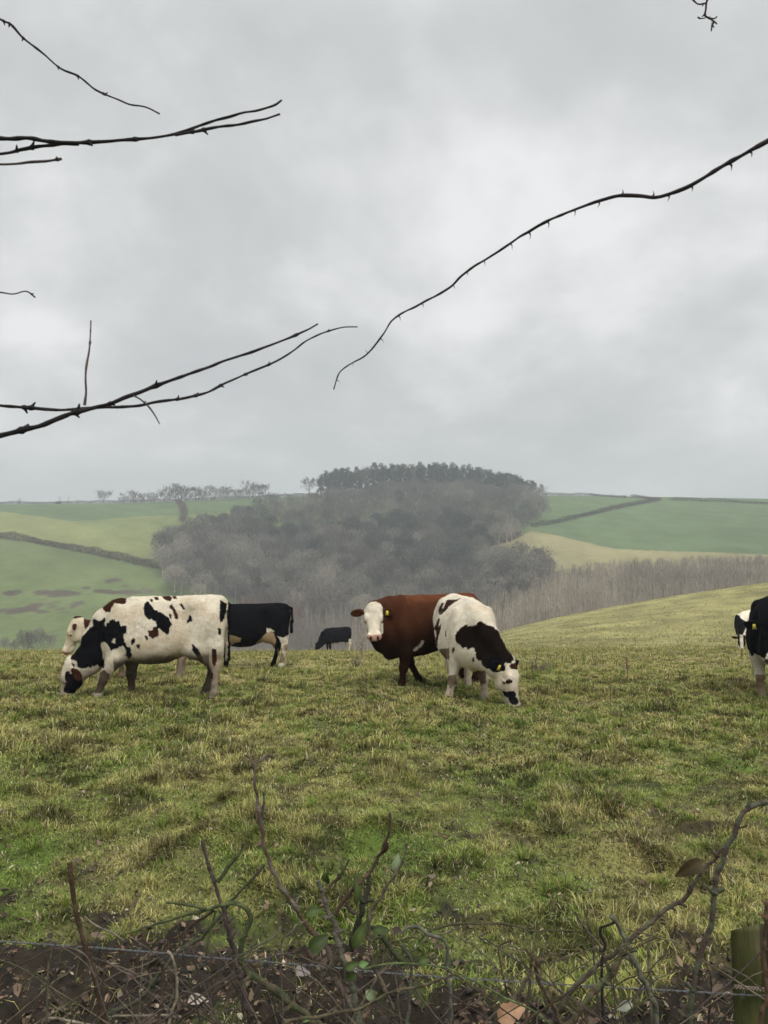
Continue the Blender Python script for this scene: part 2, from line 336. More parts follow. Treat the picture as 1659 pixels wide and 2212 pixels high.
# ---------------------------------------------------------------- cattle: one implicit body surface per animal, meshed with surface nets
class Sdf:
    def __init__(s, lo, hi, h):
        s.lo = np.array(lo, float); s.h = h; n = np.ceil((np.array(hi)-s.lo)/h).astype(int)+1; s.n = n
        s.F = np.full(n, .25, np.float32); s.ax = [s.lo[i]+h*np.arange(n[i]) for i in range(3)]
    def box(s, lo, hi):
        a = np.clip(np.floor((np.asarray(lo)-s.lo)/s.h).astype(int), 0, s.n); b = np.clip(np.ceil((np.asarray(hi)-s.lo)/s.h).astype(int)+1, 0, s.n)
        sl = tuple(slice(a[i], b[i]) for i in range(3)); return sl, np.meshgrid(*[s.ax[i][sl[i]] for i in range(3)], indexing='ij')
    def add(s, sl, d, k, sub=False):
        F = s.F[sl]
        if sub: d = -d; h = np.clip(.5-.5*(d-F)/k*-1*-1, 0, 1) if 0 else np.clip(.5+.5*(d-F)/k, 0, 1); s.F[sl] = F*(1-h)+d*h+k*h*(1-h)
        else: h = np.clip(.5+.5*(F-d)/k, 0, 1); s.F[sl] = F*(1-h)+d*h-k*h*(1-h)
    def cone(s, a, b, ra, rb, k=.05, ys=1., m=None):
        a = np.array(a, float); b = np.array(b, float); m = (.16+k) if m is None else m; R = max(ra, rb)+m
        sl, (X, Y, Z) = s.box(np.minimum(a, b)-R, np.maximum(a, b)+R)
        if X.size == 0: return
        ab = b-a; L = ab.dot(ab)+1e-9; px, py, pz = X-a[0], Y-a[1], Z-a[2]
        t = np.clip((px*ab[0]+py*ab[1]+pz*ab[2])/L, 0, 1)
        d = np.sqrt((px-t*ab[0])**2+((py-t*ab[1])/ys)**2+(pz-t*ab[2])**2)-(ra+t*(rb-ra)); s.add(sl, d, k)
    def chain(s, pts, rads, k=.05, ys=1.):
        for i in range(len(pts)-1): s.cone(pts[i], pts[i+1], rads[i], rads[i+1], k, ys)
    def ell(s, c, r, M=None, k=.03, sub=False):
        c = np.array(c, float); r = np.array(r, float); R = r.max()+.1
        sl, (X, Y, Z) = s.box(c-R, c+R)
        if X.size == 0: return
        p = np.stack([X-c[0], Y-c[1], Z-c[2]], -1)
        if M is not None: p = p@np.array(M).T
        q = np.sqrt(((p/r)**2).sum(-1)); g = np.sqrt(((p/r**2)**2).sum(-1))+1e-6
        s.add(sl, q*(q-1)/g, k, sub)
    def sweep(s, lo, hi, org, M, tab, k, pear=0., egg=0.):
        """sections along the first axis of frame M at org: rows (t, top, bottom, halfwidth)"""
        sl, (X, Y, Z) = s.box(lo, hi)
        if X.size == 0: return
        p = np.stack([X-org[0], Y-org[1], Z-org[2]], -1)@np.array(M).T
        tab = np.array(tab, float); t = p[..., 0]
        tt = np.linspace(tab[0, 0], tab[-1, 0], 200); sm = [np.interp(tt, tab[:, 0], tab[:, j]) for j in (1, 2, 3)]
        for j in range(3):
            q = sm[j]
            for _ in range(10): q = np.concatenate([q[:1], (q[:-2]+2*q[1:-1]+q[2:])/4, q[-1:]])
            sm[j] = q
        top, bot, wd = [np.interp(t, tt, q) for q in sm]
        zc = (top+bot)/2; hz = (top-bot)/2; v = (p[..., 2]-zc)/hz
        wv = wd*(1-pear*np.clip(v, -1, 1)-egg*np.clip(v, -1, 1)**2)
        r = np.sqrt(np.abs(p[..., 1]/wv)**2.25+np.abs(v)**2.25)**(2/2.25); r = np.sqrt(r**2)
        d = (r-1)*np.minimum(wv, hz)*.8
        e = np.maximum(tab[0, 0]-t, t-tab[-1, 0]); d = np.where(e > 0, np.sqrt(np.maximum(d, 0)**2+e**2)+np.minimum(d, 0)*0, d)
        s.add(sl, d, k)
    def nets(s):
        F = s.F; S = F < 0; n = s.n; cnt = np.zeros(n-1, np.int8)
        offs = [(i, j, k) for i in (0, 1) for j in (0, 1) for k in (0, 1)]
        for o in offs: cnt += S[o[0]:n[0]-1+o[0], o[1]:n[1]-1+o[1], o[2]:n[2]-1+o[2]]
        act = np.argwhere((cnt > 0) & (cnt < 8)); idx = np.full(n-1, -1, np.int32); idx[tuple(act.T)] = np.arange(len(act))
        P = np.zeros((len(act), 3)); C = np.zeros(len(act))
        for a in offs:
            for d in range(3):
                if a[d]: continue
                b = list(a); b[d] = 1; ia = act+a; ib = act+b; fa = F[tuple(ia.T)]; fb = F[tuple(ib.T)]; cr = (fa < 0) != (fb < 0)
                t = np.where(cr, fa/np.where(fa == fb, 1, fa-fb), 0); q = np.tile(np.array(a, float), (len(act), 1)); q[:, d] += t; P[cr] += q[cr]; C[cr] += 1
        V = (act+P/C[:, None])*s.h+s.lo; Q = []
        for d in range(3):
            e = [(d+1) % 3, (d+2) % 3]; A = [slice(None)]*3; B = [slice(None)]*3; A[d] = slice(0, n[d]-1); B[d] = slice(1, n[d])
            for x in e: A[x] = slice(1, n[x]-1); B[x] = slice(1, n[x]-1)
            sa, sb = S[tuple(A)], S[tuple(B)]; ed = np.argwhere(sa != sb); flip = sa[tuple(ed.T)]
            g = ed.copy()
            for x in e: g[:, x] += 1
            def at(du, dv): q = g.copy(); q[:, e[0]] += du; q[:, e[1]] += dv; return idx[tuple(q.T)]
            f = np.stack([at(-1, -1), at(0, -1), at(0, 0), at(-1, 0)], -1)
            f[~flip] = f[~flip][:, ::-1]; Q.append(f)
        return V, np.concatenate(Q)
TORSO = [(-.80, 1.16, 1.02, .05), (-.76, 1.27, .90, .13), (-.70, 1.325, .80, .20), (-.58, 1.35, .80, .24), (-.45, 1.345, .70, .26), (-.25, 1.325, .575, .285),
 (0, 1.31, .475, .32), (.22, 1.32, .46, .325), (.42, 1.31, .485, .285), (.58, 1.29, .51, .24), (.70, 1.235, .54, .20), (.80, 1.13, .60, .15), (.87, .98, .72, .08)]
HEADT = [(-.05, -.02, -.10, .045), (-.02, .012, -.13, .088), (.03, .03, -.165, .105), (.10, .04, -.20, .108), (.17, .037, -.222, .106), (.24, .022, -.215, .098), (.31, .008, -.178, .080),
 (.38, .0, -.148, .070), (.44, -.003, -.135, .072), (.49, -.012, -.13, .074), (.53, -.03, -.118, .062), (.553, -.055, -.10, .038)]
LEGS = dict(FL=[(.58, .15, .86), (.47, .17, .60), (.49, .165, .36), (.475, .16, .12), (.50, .16, .0)], FR=[(.58, -.15, .86), (.47, -.17, .60), (.49, -.165, .36), (.475, -.16, .12), (.50, -.16, .0)],
 HL=[(-.50, .13, 1.02), (-.36, .20, .70), (-.66, .17, .47), (-.62, .17, .12), (-.585, .17, .0)], HR=[(-.50, -.13, 1.02), (-.36, -.20, .70), (-.66, -.17, .47), (-.62, -.17, .12), (-.585, -.17, .0)])
GRAZE = dict(crest=[(.62, 0, 1.15), (.80, 0, 1.02), (.93, 0, .80), (1.04, 0, .56), (1.14, 0, .46)], throat=[(.70, 0, .74), (.84, 0, .60), (.96, 0, .48), (1.08, 0, .38)], head=((1.26, 0, .48), (.17, 0, -.985), (.985, 0, .17)))
M_COAT = mat_attr('short_coat', rough=.85, spec=.04, nscale=28, namt=.13, bump=.55, bscale=95, stretch=(1, 1, .35))
M_EYE = mat_attr('wet_eye', rough=.08, spec=.7); M_TAG = mat_attr('yellow_tag', rough=.45, spec=.4)
def unit(v): v = np.array(v, float); return v/np.linalg.norm(v)
def build_cow(label, at_px, Y, yaw, paint, pose=None, legs=None, h=.013, sc=1., torso=None, hw=1., world_head=False, ears=(1, 1), ear_drop=.25, tagside=(), tail=None, group='cattle grazing the winter pasture', zoff=-.03, seed=0, wy=1., hk=1., ear_back=.25, ear_u=-.075, dt=None, ear_n=None):
    """yaw: degrees from facing image-left, turning towards the camera"""
    pose = pose or GRAZE; Lg = dict(LEGS); Lg.update(legs or {})
    X0 = W(at_px, 1440, Y)[0]; org = np.array([X0, Y, float(ground(X0, Y))+zoff]); th = math.pi+math.radians(yaw)
    R = np.array([[math.cos(th), -math.sin(th), 0], [math.sin(th), math.cos(th), 0], [0, 0, 1]])
    ho, ha, hu = [np.array(v, float) for v in pose['head']]
    if world_head: ha, hu = R.T@ha, R.T@hu
    ha = unit(ha); hu = unit(hu-ha*ha.dot(hu)); hs = np.cross(hu, ha); MH = np.array([ha, hs, hu])     # rows: muzzle, animal's left, forehead
    if hs.dot([0, 1, 0]) < 0 and abs(hs[1]) > .5: hs = hs
    pts = np.array(pose['crest']+pose['throat']+[tuple(ho), tuple(ho+ha*.6), tuple(ho-hu*.25)]+sum([l for l in Lg.values()], []))
    lo = np.minimum(pts.min(0)-.22, [-.98, -.42, -.04]); hi = np.maximum(pts.max(0)+.24, [.95, .42, 1.45])
    S = Sdf(lo, hi, h)
    TT = [(a, b, c+(np.interp(a, *dt) if dt else 0), d*wy) for a, b, c, d in (torso or TORSO)]
    S.sweep([-1., -.45, .3], [1., .45, 1.5], (0, 0, 0), np.eye(3), TT, .03, pear=.20, egg=.02)
    for sgn in (1, -1):
        S.ell((-.40, .165*sgn, 1.22), (.09, .075, .065), k=.10)          # hook bone
        S.ell((-.74, .10*sgn, 1.13), (.05, .05, .05), k=.06)             # pin bone
        S.ell((.56, .19*sgn*wy, .97), (.13, .07, .24), k=.10)              # shoulder blade
        S.ell((-.27, .345*sgn, 1.10), (.12, .085, .12), k=.09, sub=True)   # flank hollow
    S.cone((-.7, 0, 1.31), (.45, 0, 1.29), .022, .03, .06)
    for nme in ('HL', 'HR', 'FL', 'FR'):
        L = [np.array(p, float) for p in Lg[nme]]; sg = 1 if nme[1] == 'L' else -1
        if nme[0] == 'F':
            S.cone(L[0], L[1], .135, .105, .08, .8); S.cone(L[1], L[2], .102, .060, .05, .85); S.ell(L[2], (.062, .058, .072), k=.03)
            S.cone(L[2], L[3], .050, .040, .03); S.ell(L[3], (.05, .05, .05), k=.03); S.cone(L[3], L[4]+[0, 0, .045], .042, .050, .02); S.cone(L[4]+[-.005, 0, .03], L[4]+[.02, 0, -.03], .056, .066, .015)
        else:
            hip, st, hock, ft, hf = L
            S.cone(hip, st, .185, .125, .10, .75); S.cone(hip+[-.13, 0, -.0], (hip+st)/2+[-.22, .0, -.20], .12, .10, .10, .8)
            S.cone((hip+st)/2+[-.18, .01*sg, -.15], hock+[.03, 0, .05], .105, .055, .07, .8); S.cone(st, hock+[.03, 0, .02], .108, .055, .07, .8)
            S.ell(hock, (.062, .05, .078), k=.03); S.cone(hock+[-.045, 0, .05], hock+[-.05, 0, .14], .022, .02, .05)
            S.cone(hock, ft, .050, .041, .03); S.ell(ft, (.05, .05, .05), k=.03); S.cone(ft, hf+[0, 0, .045], .043, .05, .02); S.cone(hf+[-.005, 0, .03], hf+[.02, 0, -.03], .055, .064, .015)
    cr, trt = pose['crest'], pose['throat']
    S.chain(cr, pose.get('rc', [.15, .145, .125, .105, .09]), .07, .8); S.chain(trt, pose.get('rt', [.17, .145, .125, .11]), .07, .85)
    for a, b in zip(cr[1:], trt[1:]): S.cone(a, b, .10, .10, .08, .85)
    if pose.get('dewlap', 1): bz = pose.get('bz', -.14); S.cone(np.array(trt[0])+[.06, 0, bz], np.array(trt[0])*.4+np.array(trt[1])*.6+[0, 0, bz*.7], .085, .05, .10, .7)
    # head
    H = lambda t, s_, u: ho+(ha*t+hs*s_+hu*u)*hk
    S.sweep(ho-.8, ho+.8, ho, np.array([ha, hs, hu]), [(t*hk, a*hk, b*hk, c*hw*hk) for t, a, b, c in HEADT], .03, pear=.0 if 0 else -.02, egg=.10)
    S.cone(H(-.02, 0, -.09), np.array(cr[-1]), .095, .10, .05)
    S.ell(H(-.035, 0, -.035), (.06, .075, .05), MH, k=.04)                      # poll tuft
    for sg in (1, -1):
        S.ell(H(.165, .088*hw*sg, -.025), (.055, .03, .035), MH, k=.04)          # brow
        S.ell(H(.205, .104*hw*sg, -.07), (.03, .02, .024), MH, k=.012)          # lids
        S.ell(H(.20, .075*hw*sg, -.16), (.10, .035, .06), MH, k=.04)            # cheek
        S.ell(H(.475, .06*hw*sg, -.05), (.05, .03, .04), MH, k=.03)
        S.ell(H(.525, .044*hw*sg, -.035), (.022, .014, .013), MH, k=.008, sub=True)
    S.cone(H(.47, 0, -.125), H(.40, 0, -.15), .045, .035, .03, 1.)
    for sg, on in zip((1, -1), ears):
        if not on: continue
        d = unit(hs*sg*1.0-ha*(-.22+0)+hu*-.12+ha*(ear_drop-.25)) if False else unit(hs*sg*(1 if ear_n is None else ear_n)+ha*(ear_drop-.18)-hu*ear_back)
        n = unit(hu*.75+ha*.55) if ear_n is None else hs*sg; n = unit(n-d*n.dot(d)); c3 = np.cross(d, n); ME = np.array([d, c3, n])
        b = H(.035, .095*hw*sg, ear_u)
        S.cone(b, b+d*.05, .028, .03, .02); S.ell(b+d*.125, (.098, .056, .021), ME, k=.012); S.ell(b+d*.13+n*.028, (.075, .036, .022), ME, k=.008, sub=True)
    tl = tail or [(-.74, 0, 1.285), (-.81, .0, 1.22), (-.835, .0, .95), (-.80, .02, .62)]
    earc = []
    for sg in (1, -1): d = unit(hs*sg*(1 if ear_n is None else ear_n)+ha*(ear_drop-.18)-hu*ear_back); earc.append(H(.035, .095*hw*sg, ear_u)+d*.125)
    S.chain(tl, [.032, .026, .019, .018], .03); e = np.array(tl[-1]); S.cone(e, e+[0, 0, -.2], .028, .036, .03)
    V, Q = S.nets()
    V = V*sc; org2 = org
    nz = (fbm(V[:, 0]*22, V[:, 1]*22, V[:, 2]*22, 3)-.5)[:, None]
    me0 = mesh('body', V, Q, None, None, True); N = np.empty(len(V)*3, np.float32); me0.vertices.foreach_get('normal', N); N = N.reshape(-1, 3)
    rb = np.sin((V[:, 0]+.25*V[:, 2])*2*np.pi/.075)*sstep(-.15, .0, V[:, 0])*sstep(.45, .3, V[:, 0])*sstep(.6, .8, V[:, 2])*sstep(1.2, 1.05, V[:, 2]); V = V+N*(nz*.012+rb[:, None]*.0022)*sc
    Wd = V@R.T+org; Nw = N@R.T
    ppx, ppy = proj(Wd); seen = ((np.array([0, 0, CZ])-Wd)*Nw).sum(1) > 0
    hl = ((V/sc)-ho)@np.array([ha, hs, hu]).T/hk
    earm = np.zeros(len(V), bool)
    for e_ in earc: earm |= np.linalg.norm(V/sc-e_, axis=1) < .115
    if ear_n is not None: earm &= np.abs(hl[:, 1]) > .118*hw
    else: earm &= np.abs(hl[:, 1]) > .112*hw
    c = paint(dict(ear=earm, V=V/sc, px=ppx, py=ppy, seen=seen, hl=hl, n=lambda s_, o=3, q=0: fbm(V[:, 0]*s_+q, V[:, 1]*s_, V[:, 2]*s_, o)-.5, N=N, hw=hw))
    bpy.data.meshes.remove(me0)
    root = bpy.data.objects.new('cow', None); COL.objects.link(root); root.location = org; root.rotation_euler = (0, 0, th); root.empty_display_size = .2
    tag(root, label, 'cow', group)
    hr = np.random.default_rng(seed+int(at_px)); nh = int(7.5*len(V)*min(1, (.014/h)**2)*.35) if h < .02 else 0
    if nh:
        I = hr.integers(0, len(V), nh); Nn = N[I]; fl = np.array([-.55, 0, -.8])+hr.normal(0, .28, (nh, 3)); hl2 = (V[I]/sc-ho)@np.array([ha, hs, hu]).T; hd_ = (hl2[:, 0] > 0) & (hl2[:, 0] < .6*hk) & (np.abs(hl2[:, 2]) < .3); fl[hd_] = ha+hr.normal(0, .2, (hd_.sum(), 3))
        fl -= Nn*(fl*Nn).sum(1)[:, None]; fl /= np.linalg.norm(fl, axis=1)[:, None]+1e-6; eyd = np.minimum(np.linalg.norm(hl2-np.array([.212, .11*hw, -.071])*hk, axis=1), np.linalg.norm(hl2-np.array([.212, -.11*hw, -.071])*hk, axis=1)); Ln = (.009+.011*hr.random(nh))*np.where(hd_, .5, 1.)*np.where(eyd < .04, .12, 1.)*np.where(hd_ & (hl2[:, 0] > .45), .2, 1.)*np.where((V[I, 2] < .5), .6, 1.)
        B0 = V[I]+hr.normal(0, h*.45, (nh, 3)); B0 -= Nn*.002; Sd = np.cross(fl, Nn)*.0022; T0 = B0+(fl+Nn*(.22+.2*hr.random(nh))[:, None])*Ln[:, None]
        HV = np.stack([B0-Sd, B0+Sd, T0], 1).reshape(-1, 3); HC = np.repeat(c[I]*(.82+.36*hr.random(nh))[:, None], 3, 0)
        Vb, Fb, Cb = merge([(V, Q, c), (HV, [np.arange(nh*3).reshape(-1, 3)], HC)]); obj('body', mesh('body', Vb, Fb, M_COAT, Cb, True), root)
    else: obj('body', mesh('body', V, Q, M_COAT, c, True), root)
    for sg in (1, -1):
        p = H(.212, .1105*hw*sg, -.071)*sc; u = []; nn, mm = 10, 14
        for i in range(nn+1):
            for j in range(mm): a = math.pi*i/nn; b = 2*math.pi*j/mm; u.append((math.sin(a)*math.cos(b), math.sin(a)*math.sin(b), math.cos(a)))
        u = np.array(u)*[.022, .015, .018]*sc; u = u@np.array([ha, hs, hu])
        f = np.array([(i*mm+j, i*mm+(j+1) % mm, (i+1)*mm+(j+1) % mm, (i+1)*mm+j) for i in range(nn) for j in range(mm)])
        obj('eye', mesh('eye', u+p, f, M_EYE, np.array([.012, .008, .006]), True), root)
    for sg in tagside:
        d = unit(hs*sg*(1 if ear_n is None else ear_n)+ha*(ear_drop-.18)-hu*ear_back); n = unit(hu*.75+ha*.55) if ear_n is None else hs*sg; n = unit(n-d*n.dot(d)); b = (H(.035, .095*hw*sg, ear_u)+d*.085+n*.022+ha*.02)*sc
        x, y, z = d*.026*sc, unit(ha-n*ha.dot(n)-d*ha.dot(d))*.033*sc, n*.004*sc
        v = np.array([b+a*x*(1 if q > 0 else .55)+q*y+r*z for r in (-1, 1) for a, q in ((-1, -1), (1, -1), (1, 1), (-1, 1))])
        f = np.array([(0, 3, 2, 1), (4, 5, 6, 7), (0, 1, 5, 4), (1, 2, 6, 5), (2, 3, 7, 6), (3, 0, 4, 7)])
        t = obj('ear_tag', mesh('ear_tag', v, f, M_TAG, np.array([.62, .52, .06])), root)
    return root
WHITE = np.array([.70, .63, .51]); DKBR = np.array([.014, .008, .006]); RDBR = np.array([.055, .02, .012]); BLK = np.array([.0055, .0055, .007])
REDC = np.array([.070, .025, .0115]); DIRT = np.array([.13, .095, .065]); PINK = np.array([.42, .24, .19]); TANS = np.array([.50, .36, .20])
def conv(ax, bx, ay, by, poly): return [(ax+x/bx, ay+y/by) for x, y in poly]
def stains(D, c, lo=.62, amt=.75):
    z = D['V'][:, 2]; c *= (1+D['n'](5, 3)[:, None]*.28); t = (sstep(lo, lo-.3, z+D['n'](6)*.28)*amt*(.55+.9*(D['n'](9, 3, 5)+.5)).clip(0, 1.1))[:, None].clip(0, 1)
    w_ = sstep(.12, .4, c.mean(1))[:, None]; c = c*(1-t*w_)+t*w_*DIRT*1.25
    t = (sstep(.05, .2, D['n'](4, 3, 9))*.35)[:, None]*w_; return c*(1-t)+t*TANS
def polys(D, c, ps, col, A, seen=True, wob=1.2):
    q = D['n'](38, 2)*wob*2; q2 = D['n'](38, 2, 33)*wob*2
    for p in ps:
        m = inpoly(D['px']+q, D['py']+q2, conv(*A, p))
        if seen: m &= D['seen']
        c[m] = col
def off_side(D, c, col, thr=.17, s_=2.6, q=0):
    m = (~D['seen']) & (D['n'](s_, 3, q) > thr*.6); c[m] = col
# 1 big white cow with dark brown patches, grazing
A1 = (109.7, 2.880, 1234.4, 2.880)
def paint1(D):
    c = np.tile(WHITE, (len(D['px']), 1)); c = stains(D, c, .60, .62); off_side(D, c, DKBR)
    nk = [(262, 300), (272, 292), (300, 308), (318, 300), (330, 285), (342, 300), (335, 330), (346, 345), (345, 318), (365, 318), (370, 300), (400, 300), (405, 308), (425, 310), (430, 335), (445, 350), (447, 335), (470, 340), (475, 385), (455, 390), (452, 405), (460, 430), (462, 465), (440, 462), (405, 480), (370, 488), (362, 465), (352, 448), (330, 436), (312, 442), (312, 470), (322, 500), (320, 530), (334, 560), (332, 605), (315, 592), (305, 596), (290, 580), (268, 592), (258, 585), (248, 602), (235, 592), (215, 605), (190, 602), (165, 597), (160, 560), (120, 545), (135, 510), (150, 480), (175, 415), (205, 395), (245, 350), (262, 335)]
    polys(D, c, [nk], BLK*1.25, A1)
    polys(D, c, [[(392, 412), (403, 425), (402, 450), (380, 438)]], WHITE, A1)
    polys(D, c, [[(318, 215), (340, 195), (400, 165), (470, 150), (468, 200), (440, 205), (400, 195), (378, 225), (370, 250), (340, 252), (325, 235)],
        [(690, 150), (735, 145), (755, 165), (748, 185), (725, 183), (700, 172)], [(750, 148), (775, 155), (790, 170), (765, 172)],
        [(738, 215), (755, 197), (762, 215), (775, 235), (782, 255), (790, 270), (795, 297), (775, 295), (765, 265), (755, 240), (740, 232)], [(800, 200), (815, 200), (838, 232), (825, 235), (805, 215)],
        [(732, 265), (745, 262), (755, 288), (742, 295)], [(615, 172), (635, 175), (632, 190), (620, 188)], [(640, 158), (668, 158), (672, 178), (650, 180)], [(533, 455), (553, 455), (555, 480), (538, 482)],
        [(603, 370), (635, 362), (640, 340), (660, 345), (675, 380), (672, 400), (650, 408), (635, 418), (608, 400)], [(580, 395), (600, 398), (610, 425), (595, 430)],
        [(130, 570), (150, 575), (148, 600), (135, 590)],
        [(1003, 480), (1033, 480), (1033, 540), (1020, 600), (1003, 570)], [(975, 632), (1010, 632), (1010, 670), (990, 670)]], RDBR*.8, A1)
    polys(D, c, [[(575, 225), (590, 190), (610, 190), (640, 235), (665, 245), (700, 262), (735, 290), (752, 325), (740, 355), (735, 390), (720, 392), (705, 380), (690, 370), (680, 350), (672, 355), (640, 350), (658, 340), (655, 315), (630, 298), (605, 300), (580, 270)],
        [(862, 265), (880, 290), (880, 308), (845, 322), (850, 300)], [(500, 425), (515, 415), (527, 430), (512, 458), (500, 455)],
        [(440, 440), (460, 435), (468, 465), (495, 468), (500, 500), (505, 530), (485, 545), (465, 520), (465, 480), (445, 460)],
        [(1052, 175), (1095, 200), (1090, 260), (1075, 300), (1052, 325), (1048, 245)], [(1040, 350), (1060, 355), (1056, 400), (1040, 385)],
        [(880, 450), (915, 480), (940, 530), (950, 590), (935, 570), (900, 520), (880, 490)],
        [(85, 650), (92, 625), (118, 622), (120, 635), (148, 640), (150, 660), (195, 665), (195, 700), (180, 750), (130, 758), (85, 755), (78, 730), (95, 700), (100, 685), (90, 680)],
        [(20, 810), (30, 780), (60, 770), (90, 765), (135, 770), (120, 810)]], BLK, A1)
    polys(D, c, [[(325, 610), (372, 640), (345, 700), (315, 760), (270, 760), (295, 690), (305, 630)], [(440, 610), (470, 640), (515, 630), (518, 790), (465, 790), (462, 690)]], DIRT*.62, A1)
    m = D['V'][:, 0] < -.79; c[m] = BLK
    c[D['ear']] = RDBR*.6
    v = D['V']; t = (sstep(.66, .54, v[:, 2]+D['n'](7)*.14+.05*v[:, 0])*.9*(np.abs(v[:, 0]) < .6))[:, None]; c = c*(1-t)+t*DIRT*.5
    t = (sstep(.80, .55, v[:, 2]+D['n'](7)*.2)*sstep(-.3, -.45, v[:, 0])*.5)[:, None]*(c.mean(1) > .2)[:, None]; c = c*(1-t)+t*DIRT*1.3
    c[(D['V'][:, 2] < .055) & (D['V'][:, 0] < 1.)] = DIRT*.35; return c
build_cow('large cream cow with dark brown patches and a black neck, grazing at left', 358, 9.9, 3, paint1,
    legs=dict(FL=[(.62, .14, .84), (.60, .17, .56), (.74, .17, .31), (.80, .17, .10), (.84, .17, .0)], FR=[(.58, -.14, .84), (.48, -.16, .55), (.48, -.16, .31), (.475, -.15, .11), (.49, -.15, .0)],
    HL=[(-.50, .13, 1.02), (-.40, .20, .68), (-.68, .17, .45), (-.66, .17, .12), (-.63, .17, .0)], HR=[(-.50, -.13, 1.02), (-.40, -.20, .68), (-.58, -.17, .42), (-.50, -.17, .12), (-.46, -.17, .0)]), h=.0115, seed=1, ear_back=.75, ear_u=-.11, ear_drop=.70, ear_n=.45, hk=1.04, sc=1.012, tail=[(-.74, 0, 1.285), (-.79, 0, 1.22), (-.80, -.03, .95), (-.785, -.06, .72)])
# 2 white faced cow behind it
def paint2(D):
    c = np.tile(WHITE*.9*np.array([1, .96, .88]), (len(D['px']), 1)); c = stains(D, c, .7, .8)
    v = D['V']; hl = D['hl']; c[(v[:, 0] > .3) & (hl[:, 0] < -.045+hl[:, 2]*.5+.0) & (v[:, 2] > .6)] = RDBR*.8
    A = (109.7+0, 2.880, 1234.4, 2.880)
    c[D['ear']] = RDBR
    polys(D, c, [[(203, 268), (330, 190), (330, 430), (222, 420), (214, 352), (206, 330)]], RDBR*.8, A); c[D['ear']] = RDBR; c[(hl[:, 0] > .49) & (np.abs(hl[:, 1]) < .1)] = PINK; c[v[:, 2] < .07] = DIRT*.4; return c
build_cow('cream faced cow with a brown ear peering out behind the big patched cow', 315, 12.4, 4, paint2, pose=dict(crest=[(.58, 0, 1.05), (.82, 0, 1.0), (1.0, 0, .99), (1.16, 0, 1.01), (1.24, 0, 1.03)], throat=[(.70, 0, .74), (.88, 0, .76), (1.05, 0, .80), (1.16, 0, .85)],
    head=((1.32, 0, 1.115), (.32, 0, -.95), (.95, 0, .32))), legs=dict(FL=[(.58, .15, .86), (.5, .17, .60), (.62, .165, .33), (.66, .16, .12), (.69, .16, .0)]), h=.014, sc=.90, ear_drop=.35, hk=1.12)
# 3 black cow, side on
A3 = (466.3, 5.04, 1261.8, 5.04)
def paint3(D):
    c = np.tile(BLK*1.1, (len(D['px']), 1)); c *= 1+D['n'](7)[:, None]*.5
    polys(D, c, [[(20, 760), (40, 680), (140, 630), (138, 550), (200, 562), (275, 590), (270, 625), (200, 640), (150, 690), (60, 760)], [(430, 700), (440, 640), (555, 525), (553, 478), (600, 482), (642, 520), (625, 518), (655, 600), (640, 700), (480, 700)]], TANS*.62, A3)
    polys(D, c, [[(555, 525), (553, 478), (600, 482), (642, 520), (610, 512), (575, 530)], [(668, 566), (735, 583), (805, 540), (860, 660), (840, 960), (660, 960), (690, 780), (712, 670), (690, 600)]], WHITE*.85, A3)
    polys(D, c, [[(735, 660), (800, 650), (800, 730), (740, 720)], [(670, 700), (740, 760), (760, 860), (680, 860)]], DIRT*1.9, A3)
    polys(D, c, [[(655, 570), (675, 575), (720, 655), (680, 668)]], BLK, A3)
    m = (~D['seen']) & (D['V'][:, 2] < .55) & (D['V'][:, 0] < 0); c[m] = WHITE*.7
    c[D['V'][:, 2] < .065] = DIRT*.4; return c
build_cow('black cow standing behind the large patched cow, with white hind legs', 541, 15.3, -2, paint3, h=.015, tail=[(-.74, 0, 1.285), (-.83, .03, 1.24), (-.86, .05, 1.0), (-.84, .05, .98)],
    pose=dict(crest=[(.60, 0, 1.14), (.84, 0, 1.10), (1.0, 0, .98), (1.12, 0, .84), (1.20, 0, .76)], throat=[(.70, 0, .74), (.87, 0, .66), (1.0, 0, .62), (1.12, 0, .60)], head=((1.26, 0, .78), (.3, 0, -.95), (.95, 0, .3))),
    legs=dict(FR=[(.58, -.15, .86), (.50, -.17, .60), (.56, -.165, .36), (.54, -.16, .12), (.55, -.16, .0)], FL=[(.58, .15, .86), (.5, .17, .60), (.80, .165, .33), (.86, .16, .12), (.9, .16, .0)], HL=[(-.50, .13, 1.02), (-.38, .20, .70), (-.72, .17, .47), (-.66, .17, .12), (-.62, .17, .0)], HR=[(-.50, -.13, 1.02), (-.36, -.20, .68), (-.54, -.17, .44), (-.44, -.17, .12), (-.42, -.17, .0)]))
# 4 distant black cow on the crest
A4 = A3
def paint4(D):
    c = np.tile(BLK*1.2, (len(D['px']), 1)); v = D['V']
    c[(v[:, 2] < .57-.1*np.abs(v[:, 0])+D['n'](9)*.2) & (v[:, 0] > -.35) & (v[:, 0] < .45) & (v[:, 2] > .4)] = WHITE*.6
    c[(v[:, 2] < .72) & (v[:, 0] < -.56)] = WHITE*.8; c[(v[:, 2] < .55) & (v[:, 0] < -.30)] = WHITE*.75
    m = (D['hl'][:, 0] > -.02) & (np.abs(D['hl'][:, 1]) < .04); c[m & (D['hl'][:, 2] > -.05)] = WHITE*.5; return c
build_cow('small distant black cow grazing on the crest of the field', 728, 34.5, 30, paint4, h=.02, zoff=.06, sc=.87)
